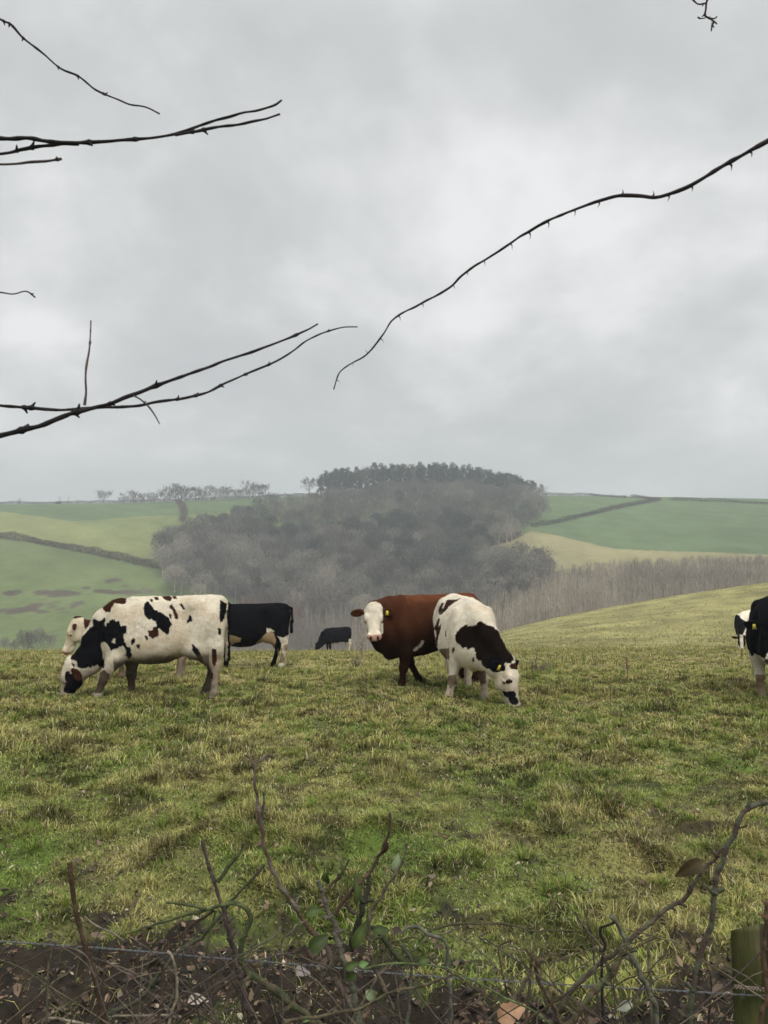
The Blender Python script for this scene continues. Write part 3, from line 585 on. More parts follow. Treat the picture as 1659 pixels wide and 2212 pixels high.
# 5 red brown cow, white face turned to the camera
def paint5(D):
    V = D['V']; c = np.tile(REDC, (len(V), 1)); hl = D['hl']
    t = sstep(1.18, 1.34, V[:, 2]+D['n'](5)*.15)[:, None]*(V[:, 0] < .55)[:, None]; c = c*(1-t)+t*REDC*1.9  # back lightened in the coat colour, painting in light from above
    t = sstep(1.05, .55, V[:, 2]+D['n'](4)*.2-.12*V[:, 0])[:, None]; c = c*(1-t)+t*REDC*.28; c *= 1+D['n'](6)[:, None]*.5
    hd = (hl[:, 0] > -.075+D['n'](30)*.02) & (hl[:, 2] > -.20-.0+.12*(hl[:, 0] < .1)) & (np.abs(hl[:, 1]) < .118*D['hw']+.0) & (hl[:, 0] < .7) & (hl[:, 2] < .12)
    hd &= (hl[:, 0] > .04) | (((hl[:, 0]-.04)/.115)**2+(hl[:, 1]/(.118*D['hw']))**2 < 1.)
    c[hd] = WHITE*1.06; tuft = hd & (hl[:, 0] < .10); c[tuft] = (WHITE*.92)*(1+D['n'](40)[tuft][:, None]*.5)
    m = hd & (hl[:, 0] > .475); c[m] = PINK*1.1; m = hd & (hl[:, 0] > .535) & (hl[:, 2] < -.06); c[m] = np.array([.09, .08, .055])
    for sg in (1, -1):
        q = ((hl[:, 0]-.525)/.026)**2+((hl[:, 1]-sg*.044*D['hw'])/.019)**2; c[hd & (q < 1) & (hl[:, 2] > -.07)] = np.array([.05, .025, .02])
        q = ((hl[:, 0]-.212)/.036)**2+((hl[:, 2]+.071)/.026)**2; c[hd & (q < 1) & (np.abs(hl[:, 1]-sg*.112*D['hw']) < .03)] = np.array([.2, .12, .08])
    A5 = (658.3, 3.024, 1234.4, 3.024)
    polys(D, c, [[(712, 525), (708, 510), (745, 478), (768, 445), (782, 458), (760, 490), (735, 510)]], WHITE*.7, A5)
    c[(V[:, 2] < .085) & (V[:, 0] > 0) & (V[:, 1] > 0)] = WHITE*.75; c[V[:, 2] < .045] = DIRT*.5
    return c
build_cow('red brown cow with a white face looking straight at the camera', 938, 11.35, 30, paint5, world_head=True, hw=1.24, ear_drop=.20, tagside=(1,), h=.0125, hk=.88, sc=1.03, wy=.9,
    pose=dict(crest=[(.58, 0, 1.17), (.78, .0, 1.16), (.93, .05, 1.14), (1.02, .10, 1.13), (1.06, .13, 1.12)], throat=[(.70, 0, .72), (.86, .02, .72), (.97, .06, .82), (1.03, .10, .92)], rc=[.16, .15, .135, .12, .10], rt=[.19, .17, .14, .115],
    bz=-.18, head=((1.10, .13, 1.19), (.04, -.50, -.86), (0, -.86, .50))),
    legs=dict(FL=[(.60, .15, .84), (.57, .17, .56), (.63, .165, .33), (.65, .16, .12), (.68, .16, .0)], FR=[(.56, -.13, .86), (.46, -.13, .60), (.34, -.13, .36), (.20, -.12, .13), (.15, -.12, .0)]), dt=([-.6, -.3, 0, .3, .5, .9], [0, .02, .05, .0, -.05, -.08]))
# 6 cream cow with a dark neck, foreshortened, grazing to the right
A6 = (905.2, 6.048, 1261.8, 6.048)
def paint6(D):
    c = np.tile(WHITE*1.0, (len(D['px']), 1)); c = stains(D, c, .52, .6); off_side(D, c, DKBR, .25); hl = D['hl']
    polys(D, c, [[(470, 680), (500, 620), (580, 540), (630, 525), (640, 545), (690, 540), (740, 540), (760, 500), (800, 480), (840, 500), (900, 540), (970, 560), (1040, 620), (1090, 700), (1130, 780), (1190, 880), (1240, 980), (1215, 1010), (1200, 1030), (1110, 1030), (1120, 1060), (1125, 1130), (1100, 1140), (1040, 1150), (1000, 1130), (970, 1080), (940, 1115), (870, 1095), (830, 1060), (810, 1000), (750, 970), (745, 930), (725, 830), (690, 830), (650, 855), (620, 830), (570, 830), (530, 790), (480, 740)]], DKBR*.75, A6, wob=1.6)
    v = D['V']
    polys(D, c, [[(1170, 1075), (1195, 1040), (1280, 1020), (1320, 1060), (1315, 1100), (1270, 1120), (1195, 1105)], [(1125, 1280), (1145, 1255), (1185, 1240), (1220, 1260), (1220, 1295), (1140, 1305)],
        [(265, 400), (255, 330), (285, 260), (310, 240), (330, 250), (300, 320), (320, 310), (345, 260), (360, 210), (410, 205), (500, 200), (580, 170), (500, 220), (430, 265), (380, 310), (350, 350), (290, 400)],
        [(180, 600), (215, 540), (250, 450), (280, 440), (265, 510), (255, 560), (295, 515), (285, 580), (260, 680), (240, 760), (250, 800), (235, 815), (205, 800), (200, 740), (228, 680), (225, 610), (205, 590)], [(345, 610), (358, 605), (358, 680), (345, 690)], [(435, 850), (460, 812), (465, 870), (430, 910)], [(690, 960), (730, 955), (720, 1010), (700, 1015)]], RDBR*.6, A6)
    polys(D, c, [[(1085, 1400), (1110, 1388), (1140, 1400), (1155, 1410), (1190, 1390), (1240, 1395), (1270, 1430), (1265, 1470), (1290, 1500), (1305, 1545), (1260, 1590), (1190, 1560), (1160, 1490), (1110, 1450)]], BLK, A6)
    polys(D, c, [[(365, 1185), (490, 1190), (490, 1300), (410, 1360), (360, 1280)], [(765, 1130), (870, 1130), (870, 1300), (800, 1310), (765, 1230)], [(250, 850), (400, 830), (400, 990), (300, 960)]], DIRT*1.25, A6, wob=3)
    c[D['ear']] = BLK
    c[(v[:, 2] < .05) & (hl[:, 0] < .3)] = DIRT*.5; c[(hl[:, 0] > .515) & (hl[:, 0] < .7) & (np.abs(hl[:, 1]) < .1) & (hl[:, 2] > -.08) & (hl[:, 2] < .1)] = PINK*.8; return c
def w2l(yaw, v): th = math.pi+math.radians(yaw); x, y, z = v; return (x*math.cos(th)+y*math.sin(th), -x*math.sin(th)+y*math.cos(th), z)
Y6 = 97
def g6(x, y, z): return w2l(Y6, (x, y, z))
build_cow('cream cow with a dark neck seen head on, grazing in front of the red cow', 1000, 10.15, Y6, paint6, world_head=True, tagside=(-1,), h=.012, ear_drop=.05, wy=1.13,
    pose=dict(bz=-.20, crest=[g6(.08, -.50, 1.12), g6(.14, -.74, 1.02), g6(.23, -.86, .86), g6(.32, -.92, .70), g6(.40, -.96, .60)], throat=[g6(.06, -.62, .74), g6(.13, -.80, .66), g6(.22, -.88, .58), g6(.30, -.94, .50)], rc=[.17, .165, .15, .125, .10], rt=[.20, .17, .14, .12],
    head=(g6(.49, -1.0, .585), (.12, -.20, -.97), (.76, -.64, .12))),
    legs=dict(FR=[(.56, -.17, .84), (.50, -.215, .58), (.53, -.25, .33), (.55, -.31, .11), (.60, -.33, .0)], FL=[(.56, .15, .84), (.46, .16, .56), (.50, .155, .33), (.52, .16, .11), (.55, .165, .0)],
    HL=[(-.50, .15, 1.02), (-.36, .20, .70), (-.66, .20, .47), (-.62, .21, .12), (-.585, .21, .0)], HR=[(-.50, -.13, 1.02), (-.36, -.16, .70), (-.66, -.06, .47), (-.62, -.02, .12), (-.585, -.02, .0)]), dt=([-.6, 0, .3, .5, .9], [0, 0, -.01, -.06, -.10]), hk=1.1, ear_back=.1)
# 7 distant pied cow, head down, facing us
A7 = (1481.3, 6.205, 1206.9, 6.205)
def paint7(D):
    c = np.tile(WHITE, (len(D['px']), 1)); hl = D['hl']
    polys(D, c, [[(600, 740), (690, 750), (720, 765), (740, 800), (820, 850), (830, 900), (800, 940), (765, 1020), (640, 1020), (600, 940)]], BLK, A7, wob=.3)
    c[(hl[:, 0] > -.06) & (np.abs(hl[:, 1]) > .052) & (hl[:, 2] > -.2)] = BLK; m = (hl[:, 0] > .0) & (hl[:, 2] < -.06) & (hl[:, 0] < .4); c[m & (hl[:, 2] > -.26)] = BLK; return c
g7 = lambda x, y, z: w2l(62, (x, y, z))
build_cow('distant black and white cow with a white blaze, grazing head down near the right edge', 1618, 26.6, 50, paint7, h=.02, world_head=True, ear_drop=.05,
    pose=dict(crest=[(.60, 0, 1.12), (.82, .02, 1.0), (.96, .04, .82), (1.04, .06, .64), (1.08, .07, .54)], throat=[(.70, 0, .74), (.85, .02, .62), (.96, .04, .52), (1.02, .05, .46)], head=((1.13, .08, .50), (-.10, -.20, -.97), (-.43, -.87, .22))))
# 8 black cow at the right edge, facing us
def paint8(D):
    c = np.tile(BLK*1.05, (len(D['px']), 1)); c *= 1+D['n'](7)[:, None]*.4; v = D['V']
    polys(D, c, [[(850, 1270), (880, 1300), (905, 1312), (925, 1268), (1000, 1300), (1060, 1350), (1085, 1290), (1110, 1240), (1500, 1240), (1500, 2000), (850, 2000)]], WHITE*.72, A7)
    polys(D, c, [[(940, 1550), (1100, 1550), (1090, 1640), (1080, 1880), (940, 1880)]], DIRT*1.6, A7)
    c[v[:, 2] < .065] = DIRT*.35
    hl = D['hl']; q = ((hl[:, 0]-.12)/.035)**2+((hl[:, 1]-.0)/.02)**2; c[(q < 1+D['n'](30)) & (hl[:, 2] > -.05)] = WHITE
    m = (hl[:, 0] > .5) & (np.abs(hl[:, 1]) < .09) & (hl[:, 0] < .6); c[m & (hl[:, 2] > -.12)] = np.array([.06, .05, .05]); return c
build_cow('black cow with white forelegs facing the camera, cut by the right edge', 1672, 10.4, 64, paint8, h=.012, world_head=True, tagside=(-1,), ear_drop=.12, hw=1.1, wy=1.0,
    pose=dict(crest=[(.58, 0, 1.18), (.78, -.0, 1.15), (.90, -.03, 1.11), (1.0, -.05, 1.07), (1.04, -.06, 1.05)], throat=[(.70, 0, .74), (.86, -.01, .72), (.95, -.03, .78), (1.0, -.05, .86)], rc=[.20, .19, .16, .13, .11], rt=[.22, .20, .16, .13],
    head=((1.08, -.04, 1.10), (-.18, -.34, -.92), (-.42, -.82, .38))),
    legs=dict(FR=[(.56, -.17, .84), (.50, -.20, .58), (.53, -.185, .34), (.52, -.175, .12), (.55, -.17, .0)]))
# ---------------------------------------------------------------- grass: many bent blades rooted over the ground
def blades(n, y0, y1, Lr, Wd, seg, seed, dens=None):
    r = np.random.default_rng(seed); spread = .66
    y = np.sqrt(r.random(n)*(y1**2-y0**2)+y0**2) if dens is None else y0*(y1/y0)**r.random(n)
    x = (r.random(n)*2-1)*(spread*y+1.)
    m = mudness(x, y); tus = fbm(x/.42, y/.42, o=3); tus2 = fbm(x/.17+5, y/.17, o=2)
    keep = (r.random(n) > m*.955) & (r.random(n) < .35+1.6*np.clip(tus-.30, 0, 1)+.4*(tus2-.5)+.25)
    if y1 > 25: keep &= (tan_at(829.5+1600*x/y, y) > -.1035) | (y < 27)
    x, y, m, tus, tus2 = x[keep], y[keep], m[keep], tus[keep], tus2[keep]; n = len(x)
    z = ground(x, y)-.006
    g = np.clip(greenness(x, y)+(fbm(x/.16+31, y/.16, o=3)-.5)*2.2, 0, 1); a0 = fbm(x/.5+20, y/.5, o=2)*12.6; az = a0+r.normal(0, 1.6, n)
    tall = sstep(.50, .70, tus); dk = sstep(.56, .38, fbm(x/.15+60, y/.15+0, o=2))[:, None]
    lean = np.clip(r.normal(1.15, .45, n), .05, 1.6)*(1-.3*tall*(r.random(n) < .5))
    L = Lr*(.55+.9*r.random(n))*(.65+.9*tall)*(1-.3*g); Wv = Wd*(.6+.8*r.random(n))
    dx, dy = np.cos(az), np.sin(az); sx, sy = -dy, dx
    # width mostly broadside so blades read
    t1 = lean*.55; t2 = lean*1.25
    p0 = np.stack([x, y, z], -1); d1 = np.stack([np.sin(t1)*dx, np.sin(t1)*dy, np.cos(t1)], -1); d2 = np.stack([np.sin(t2)*dx, np.sin(t2)*dy, np.cos(t2)], -1)
    p1 = p0+d1*(L*.55)[:, None]; p2 = p1+d2*(L*.55)[:, None]; S = np.stack([sx, sy, np.zeros(n)], -1)*Wv[:, None]/2
    q = r.random(n); straw = np.clip((1-g)*.72+.22*(tus-.5)*2+r.normal(0, .22, n), 0, 1)[:, None]
    grn = GREEN*(.8+.5*r.random(n))[:, None]; grn = grn*(1-.5*(q > .5)[:, None])+OLIVE*.5*(q > .5)[:, None]
    c = grn*(1-straw)+straw*STRAW*(.75+.5*r.random(n))[:, None]
    c = c*(.5+1.05*r.random(n)**1.3)[:, None]*(1-.66*dk)
    dd = (r.random(n) < .06+.10*(tus2 > .6)); c[dd] = BROWN*(.7+.8*r.random(dd.sum()))[:, None]
    pale = (r.random(n) < .07); c[pale] = np.array([.50, .45, .27])
    f = sstep(14, 30, y)[:, None]; c = c*(1-f*.5)+f*.5*np.array([.35, .33, .14])*(.65+.5*r.random(n))[:, None]
    if seg == 2:
        V = np.stack([p0-S, p0+S, p1-S*.8, p1+S*.8, p2], 1).reshape(-1, 3); i = np.arange(n)[:, None]*5
        C = np.repeat(c, 5, 0).reshape(n, 5, 3)*np.array([.72, .72, 1, 1, 1.1])[None, :, None]
        return V, [i+np.array([[0, 1, 3, 2]]), i+np.array([[2, 3, 4]])], C.reshape(-1, 3)
    V = np.stack([p0-S, p0+S, p2], 1).reshape(-1, 3); i = np.arange(n)[:, None]*3
    return V, [i+np.array([[0, 1, 2]])], np.repeat(c, 3, 0)
def tufts(n, y0, y1, per, Lr, Wd, seed):
    r = np.random.default_rng(seed); cy = np.sqrt(r.random(n)*(y1**2-y0**2)+y0**2); cx = (r.random(n)*2-1)*(.66*cy+1.)
    k = mudness(cx, cy) < .5*r.random(n)+.1; cx, cy = cx[k], cy[k]; n = len(cx)
    sz = .55+.8*r.random(n)**1.5; N = (per*sz).astype(int); I = np.repeat(np.arange(n), N); m = len(I)
    rad = np.abs(r.normal(0, .042, m))*sz[I]; an = r.random(m)*6.283; x = cx[I]+rad*np.cos(an); y = cy[I]+rad*np.sin(an)*1.; z = ground(x, y)-.006
    lay = r.random(n)*6.28; az = an+r.normal(0, .5, m)+.0*lay[I]; dx, dy = np.cos(az), np.sin(az); t1 = np.clip(.25+rad/.05*.35+r.normal(0, .2, m), .05, 1.2); t2 = t1+.5+.5*r.random(m)
    L = Lr*sz[I]*(.6+.7*r.random(m)); Wv = Wd*(.6+.8*r.random(m)); p0 = np.stack([x, y, z], -1)
    p1 = p0+np.stack([np.sin(t1)*dx, np.sin(t1)*dy, np.cos(t1)], -1)*(L*.55)[:, None]; p2 = p1+np.stack([np.sin(t2)*dx, np.sin(t2)*dy, np.cos(t2)], -1)*(L*.55)[:, None]
    S = np.stack([-dy, dx, 0*dx], -1)*Wv[:, None]/2; st = np.clip(r.random(n)*1.1-greenness(cx, cy)*.35, 0, 1)[I]; st = np.clip(st+r.normal(0, .25, m), 0, 1)[:, None]
    c = (GREEN*(.55+.6*r.random(m))[:, None])*(1-st)+st*STRAW*(.75+.6*r.random(m))[:, None]; b = r.random(m) < .08; c[b] = BROWN*.9
    V = np.stack([p0-S, p0+S, p1-S*.8, p1+S*.8, p2], 1).reshape(-1, 3); i = np.arange(m)[:, None]*5
    C = np.repeat(c, 5, 0).reshape(m, 5, 3)*np.array([.8, .8, 1, 1, 1.1])[None, :, None]
    return V, [i+np.array([[0, 1, 3, 2]]), i+np.array([[2, 3, 4]])], C.reshape(-1, 3)
def grass():
    P = [tufts(1150, 3.0, 7.5, 60, .062, .0048, 21), tufts(4200, 7, 15, 36, .075, .0085, 22), tufts(4600, 14, 28, 18, .075, .015, 23)]
    P += [blades(390000, 2.3, 6.0, .046, .0052, 2, 1), blades(340000, 5.6, 12.5, .062, .0105, 2, 2), blades(260000, 12, 26, .06, .018, 1, 3), blades(260000, 24, 82, .07, .034, 1, 4, 1)]
    V, F, C = merge(P); m = mat_attr('grass_blades', rough=.75, spec=.15, nscale=1.3, namt=.18, trans=.25)
    o = obj('grass', mesh('grass', V, F, m, C)); tag(o, 'tussocky green and straw coloured winter pasture grass', 'grass', kind='stuff')
grass()
def leaves_litter():
    r = np.random.default_rng(5); n = 42000
    y = 2.35+r.random(n)**1.6*9; x = (r.random(n)*2-1)*(.66*y+1.); m = mudness(x, y); cl = fbm(x*2.2+3, y*2.2, o=3)
    k = (r.random(n) < .10+.42*m+.10*(y < 5.5)) & (cl > .47-.07*m) & ((y < 6.5) | (r.random(n) < .35)); x, y, m = x[k], y[k], m[k]; n = len(x)
    z = ground(x, y)+.012+r.random(n)*.018*(1-m)
    s = (.005+.013*r.random(n)**1.5)*(1+.6*(r.random(n) < .06)); az = r.random(n)*6.28; tilt = r.normal(0, .5, n)
    e1 = np.stack([np.cos(az), np.sin(az), np.sin(tilt)*.7], -1)*s[:, None]; e2 = np.stack([-np.sin(az), np.cos(az), r.normal(0, .4, n)], -1)*s[:, None]*.62; up = np.array([0, 0, 1.])*(s*(.15+.6*r.random(n)))[:, None]
    c0 = np.stack([x, y, z], -1)
    out = []
    for a, b, h in [(-1, 0, 0), (-.45, -.8, 1), (.35, -.9, .6), (1.1, 0, .9), (.4, .8, 1), (-.5, .9, .4)]: out.append(c0+a*e1+b*e2*(.8+.4*r.random(n))[:, None]+h*up)
    out.append(c0); V = np.stack(out, 1).reshape(-1, 3); i = np.arange(n)[:, None]*7
    F = [np.concatenate([i+np.array([[6, a, (a+1) % 6]]) for a in range(6)])]
    pal = np.array([[.13, .085, .055], [.19, .13, .085], [.07, .045, .03], [.30, .24, .17], [.10, .06, .04], [.42, .36, .27], [.16, .08, .05]])
    c = pal[r.choice(7, n, p=[.24, .22, .2, .10, .14, .04, .06])]*(.45+.75*r.random(n)**1.5)[:, None]
    o = obj('leaf_litter', mesh('leaf_litter', V, F, mat_attr('dead_leaf', rough=.7, spec=.3, nscale=60, namt=.3, trans=.1), np.repeat(c, 7, 0), False)); tag(o, 'scattered brown fallen leaves on the mud and grass', 'leaves', kind='stuff')
leaves_litter()
def debris():
    r = np.random.default_rng(15); n = 30000; y = 2.3+r.random(n)*2.6; x = (r.random(n)*2-1)*(.66*y+1.); m = mudness(x, y); k = r.random(n) < .05+m*.9; x, y = x[k], y[k]; n = len(x)
    P = np.stack([x, y, ground(x, y)+.004], -1); D = r.normal(0, 1, (n, 3)); D[:, 2] = np.abs(D[:, 2])*.25; v, f = slivers_(P, D, .012+.035*r.random(n)**2, .0035, r)
    pal = np.array([[.10, .07, .045], [.2, .15, .09], [.05, .035, .025], [.32, .26, .16]]); c = pal[r.choice(4, n, p=[.36, .2, .36, .08])]*(.6+.7*r.random(n))[:, None]
    o = obj('straw_debris', mesh('straw_debris', v, f, mat_attr('dead_straw', rough=.85, spec=.1), np.repeat(c, 3, 0))); tag(o, 'fine dead stems and straw trodden into the mud', 'debris', kind='stuff')
def slivers_(P, D, L, Wd, r):
    n = len(P); D = D/np.linalg.norm(D, axis=1)[:, None]; S = np.cross(D, r.normal(0, 1, (n, 3))); S /= np.linalg.norm(S, axis=1)[:, None]
    return np.stack([P-S*Wd/2, P+S*Wd/2, P+D*L[:, None]], 1).reshape(-1, 3), [np.arange(n*3).reshape(-1, 3)]
debris()
def clods():
    r = np.random.default_rng(9); n = 3500; y = 2.3+r.random(n)*1.7; x = (r.random(n)*2-1)*(.66*y+1.); m = mudness(x, y); k = m > .35+.3*r.random(n); x, y = x[k], y[k]
    z = ground(x, y); base = []
    import itertools
    g = [(a, b, c) for a in (-1, 0, 1) for b in (-1, 0, 1) for c in (-1, 0, 1)]
    ico = bpy.data.meshes.new('t'); import bmesh; bm = bmesh.new(); bmesh.ops.create_icosphere(bm, subdivisions=2, radius=1.); v = np.array([q.co[:] for q in bm.verts]); f = np.array([[q.index for q in p.verts] for p in bm.faces]); bm.free(); bpy.data.meshes.remove(ico)
    P = []
    for i in range(len(x)):
        s = .003+.010*r.random()**3; nn = 1+.75*(vnoise(v[:, 0]*1.7+i, v[:, 1]*1.7, v[:, 2]*1.7)-.5)*2
        w = v*nn[:, None]*s*np.array([1.1+.6*r.random(), 1, .62]); a = r.random()*6; w = w@np.array([[math.cos(a), math.sin(a), 0], [-math.sin(a), math.cos(a), 0], [0, 0, 1]])
        P.append((w+[x[i], y[i], z[i]+s*.2], f, np.array([.030, .021, .015])*(.6+.8*r.random())))
    V, F, C = merge(P); o = obj('mud_clods', mesh('mud_clods', V, F, mat_attr('wet_clod', rough=.55, spec=.4, nscale=40, namt=.4, bump=.6, bscale=80), C, False)); tag(o, 'churned dark crumbs of mud below the wire', 'mud', kind='stuff')
clods()
# ---------------------------------------------------------------- leafless and pine trees, one mesh each
def slivers(P, D, L, Wd, r):
    n = len(P); D = D/np.linalg.norm(D, axis=1)[:, None]; a = r.normal(0, 1, (n, 3)); S = np.cross(D, a); S /= np.linalg.norm(S, axis=1)[:, None]
    V = np.stack([P-S*Wd/2, P+S*Wd/2, P+D*L[:, None]], 1).reshape(-1, 3); return V, [np.arange(n*3).reshape(-1, 3)]
def bare_tree(seed, Ht=11., R=5., nl=12, nt=700, tw=.085, trunk=.28, low=.18, shape=.8, c1=(.105, .095, .08), c2=(.15, .135, .12), up=.6, shell=0):
    r = np.random.default_rng(seed); P = []; tips = []; dirs = []
    h = Ht*.72; pts = catmull(np.array([[0, 0, -.6], [r.normal(0, .2), r.normal(0, .2), h*.4], [r.normal(0, .4), r.normal(0, .4), h]]), 4)
    v, f = tube(pts, np.linspace(trunk, .05, len(pts)), 6, False); P.append((v, f, np.array(c2)*(1.25 if shell else .8)))
    for i in range(nl):
        t = low+(1-low)*(i+.5)/nl*.92; z = h*t; a = i*2.4+r.normal(0, .4); env = math.sin(math.pi*min(1, (t*.8+.18)))**shape
        base = np.array([np.interp(z, pts[:, 2], pts[:, 0]), np.interp(z, pts[:, 2], pts[:, 1]), z]); l = R*env*(.75+.4*r.random())
        d = np.array([math.cos(a), math.sin(a), up*(.6+.9*t)]); mid = base+d*l*.5+[0, 0, .2]; end = base+d*l*.85+[0, 0, l*.28]
        q = catmull(np.array([base, mid, end]), 3); v, f = tube(q, np.linspace(trunk*.42*(1-t*.5), .025, len(q)), 4, False); P.append((v, f, np.array(c2)*1.2 if shell and i % 2 else np.array(c1)))
        for k in range(4):
            s = .3+.65*r.random(); j = q[min(len(q)-1, int(s*len(q)))]; d2 = d*.6+r.normal(0, .7, 3)+[0, 0, .5]; e = j+d2*l*.38
            q2 = np.array([j, (j+e)/2+r.normal(0, .1, 3), e]); v, f = tube(q2, [trunk*.16, trunk*.11, .02], 3, False); P.append((v, f, np.array(c1)))
            tips += [j*.4+e*.6, e, (j+e)/2]; dirs += [d2]*3
        tips += [end, mid]; dirs += [d, d]
    if shell:
        nb = 9; bl = []
        for k in range(nb): a = k*2.4+r.normal(0, .3); e_ = .15+.8*k/nb; bl.append((R*.52*math.cos(e_*1.4)*math.cos(a), R*.52*math.cos(e_*1.4)*math.sin(a), Ht*(.42+.36*e_), R*(.42+.18*r.random())))
        bl = np.array(bl); J = r.integers(0, nb, shell); q = r.normal(0, 1, (shell, 3)); q[:, 2] = q[:, 2]*.8+.35; q /= np.linalg.norm(q, axis=1)[:, None]
        Bs = bl[J, :3]+q*bl[J, 3:4]*(.72+.28*r.random(shell)**.5)[:, None]*[1, 1, .85]; v, f = slivers(Bs, q+r.normal(0, .5, (shell, 3))+[0, 0, .3], .45+.55*r.random(shell), tw*1.25, r)
        m = r.random(shell)[:, None]; P.append((v, f, np.repeat(np.array(c1)*(1-m)+np.array(c2)*m, 3, 0)))
    tips = np.array(tips); dirs = np.array(dirs); I = r.integers(0, len(tips), nt)
    B = tips[I]+r.normal(0, R*.075, (nt, 3)); cen = np.array([0, 0, Ht*.45]); out = (B-cen); out /= np.linalg.norm(out, axis=1)[:, None]+.1
    D = out*.9+r.normal(0, .55, (nt, 3))+[0, 0, .45]; L = (.6+1.0*r.random(nt))*R*.19
    v, f = slivers(B, D, L, tw, r); m = r.random(nt)[:, None]; P.append((v, f, np.repeat(np.array(c1)*(1-m)+np.array(c2)*m, 3, 0)))
    return merge(P)
def pine(seed, Ht=19., trunk=.28):
    r = np.random.default_rng(seed); P = []; lean = r.normal(0, .5, 2)
    pts = np.array([[0, 0, -.5], [lean[0]*.4, lean[1]*.4, Ht*.5], [lean[0], lean[1], Ht*.95]]); pts = catmull(pts, 4)
    v, f = tube(pts, np.linspace(trunk, .07, len(pts)), 6, False); P.append((v, f, np.array([.16, .12, .095])))
    n = 14
    for i in range(n):
        t = .26+.70*(i+r.random()*.6)/n; z = Ht*t; a = r.random()*6.28; rr = (1.05-t)*3.4+.6*r.random()+.5; b = np.array([lean[0]*t, lean[1]*t, z-.3]); e = b+[math.cos(a)*rr, math.sin(a)*rr, .7]
        v, f = tube(np.array([b, e]), [.09, .03], 3, False); P.append((v, f, np.array([.12, .09, .07])))
        m = 120; c = e*.75+b*.25; q = r.normal(0, 1, (m, 3)); q /= np.linalg.norm(q, axis=1)[:, None]; s = np.array([1.55, 1.55, .8])*(.8+.5*r.random())
        B = c+q*s*(.35+.65*r.random(m)[:, None]); D = q+r.normal(0, .5, (m, 3))+[0, 0, .4]; v, f = slivers(B, D, .55+.5*r.random(m), .26, r)
        g = (.6+.8*r.random(m))[:, None]; P.append((v, f, np.repeat(np.array([.034, .05, .033])*g, 3, 0)))
    return merge(P)
def dark_round(seed, Ht=8., R=3.2, col=(.035, .05, .032)):
    r = np.random.default_rng(seed); v, f = tube(np.array([[0, 0, -.5], [0, .1, Ht*.5]]), [.2, .12], 6, False); P = [(v, f, np.array([.1, .08, .06]))]
    n = 1500; q = r.normal(0, 1, (n, 3)); q /= np.linalg.norm(q, axis=1)[:, None]; lob = 1+.35*np.sin(q[:, 0]*5+seed)*np.sin(q[:, 2]*6+seed*2)
    B = q*np.array([R, R, Ht*.42])*(lob*(.5+.5*r.random(n)**.5))[:, None]+[0, 0, Ht*.55]; v, f = slivers(B, q+r.normal(0, .6, (n, 3)), .4+.4*r.random(n), .28, r)
    P.append((v, f, np.repeat(np.array(col)*(.6+.8*r.random(n))[:, None], 3, 0))); return merge(P)
M_TWIG = mat_attr('grey_twigs', rough=1., spec=0, obj_rand=.38); M_NEED = mat_attr('pine_needles', rough=1., spec=0, obj_rand=.2); M_HEDGE = mat_attr('hedge_twigs', rough=1., spec=0, nscale=.8, namt=.25)
def proto(name, mdl, mt): V, F, C = mdl; return mesh(name, V, F, mt, C)
def plant(name, me, p, rz, sc, label, cat, group=None):
    o = bpy.data.objects.new(name, me); COL.objects.link(o); o.location = (float(p[0]), float(p[1]), float(p[2])); o.rotation_euler = (0, 0, rz); o.scale = sc if isinstance(sc, tuple) else (sc, sc, sc)
    tag(o, label, cat, group); return o
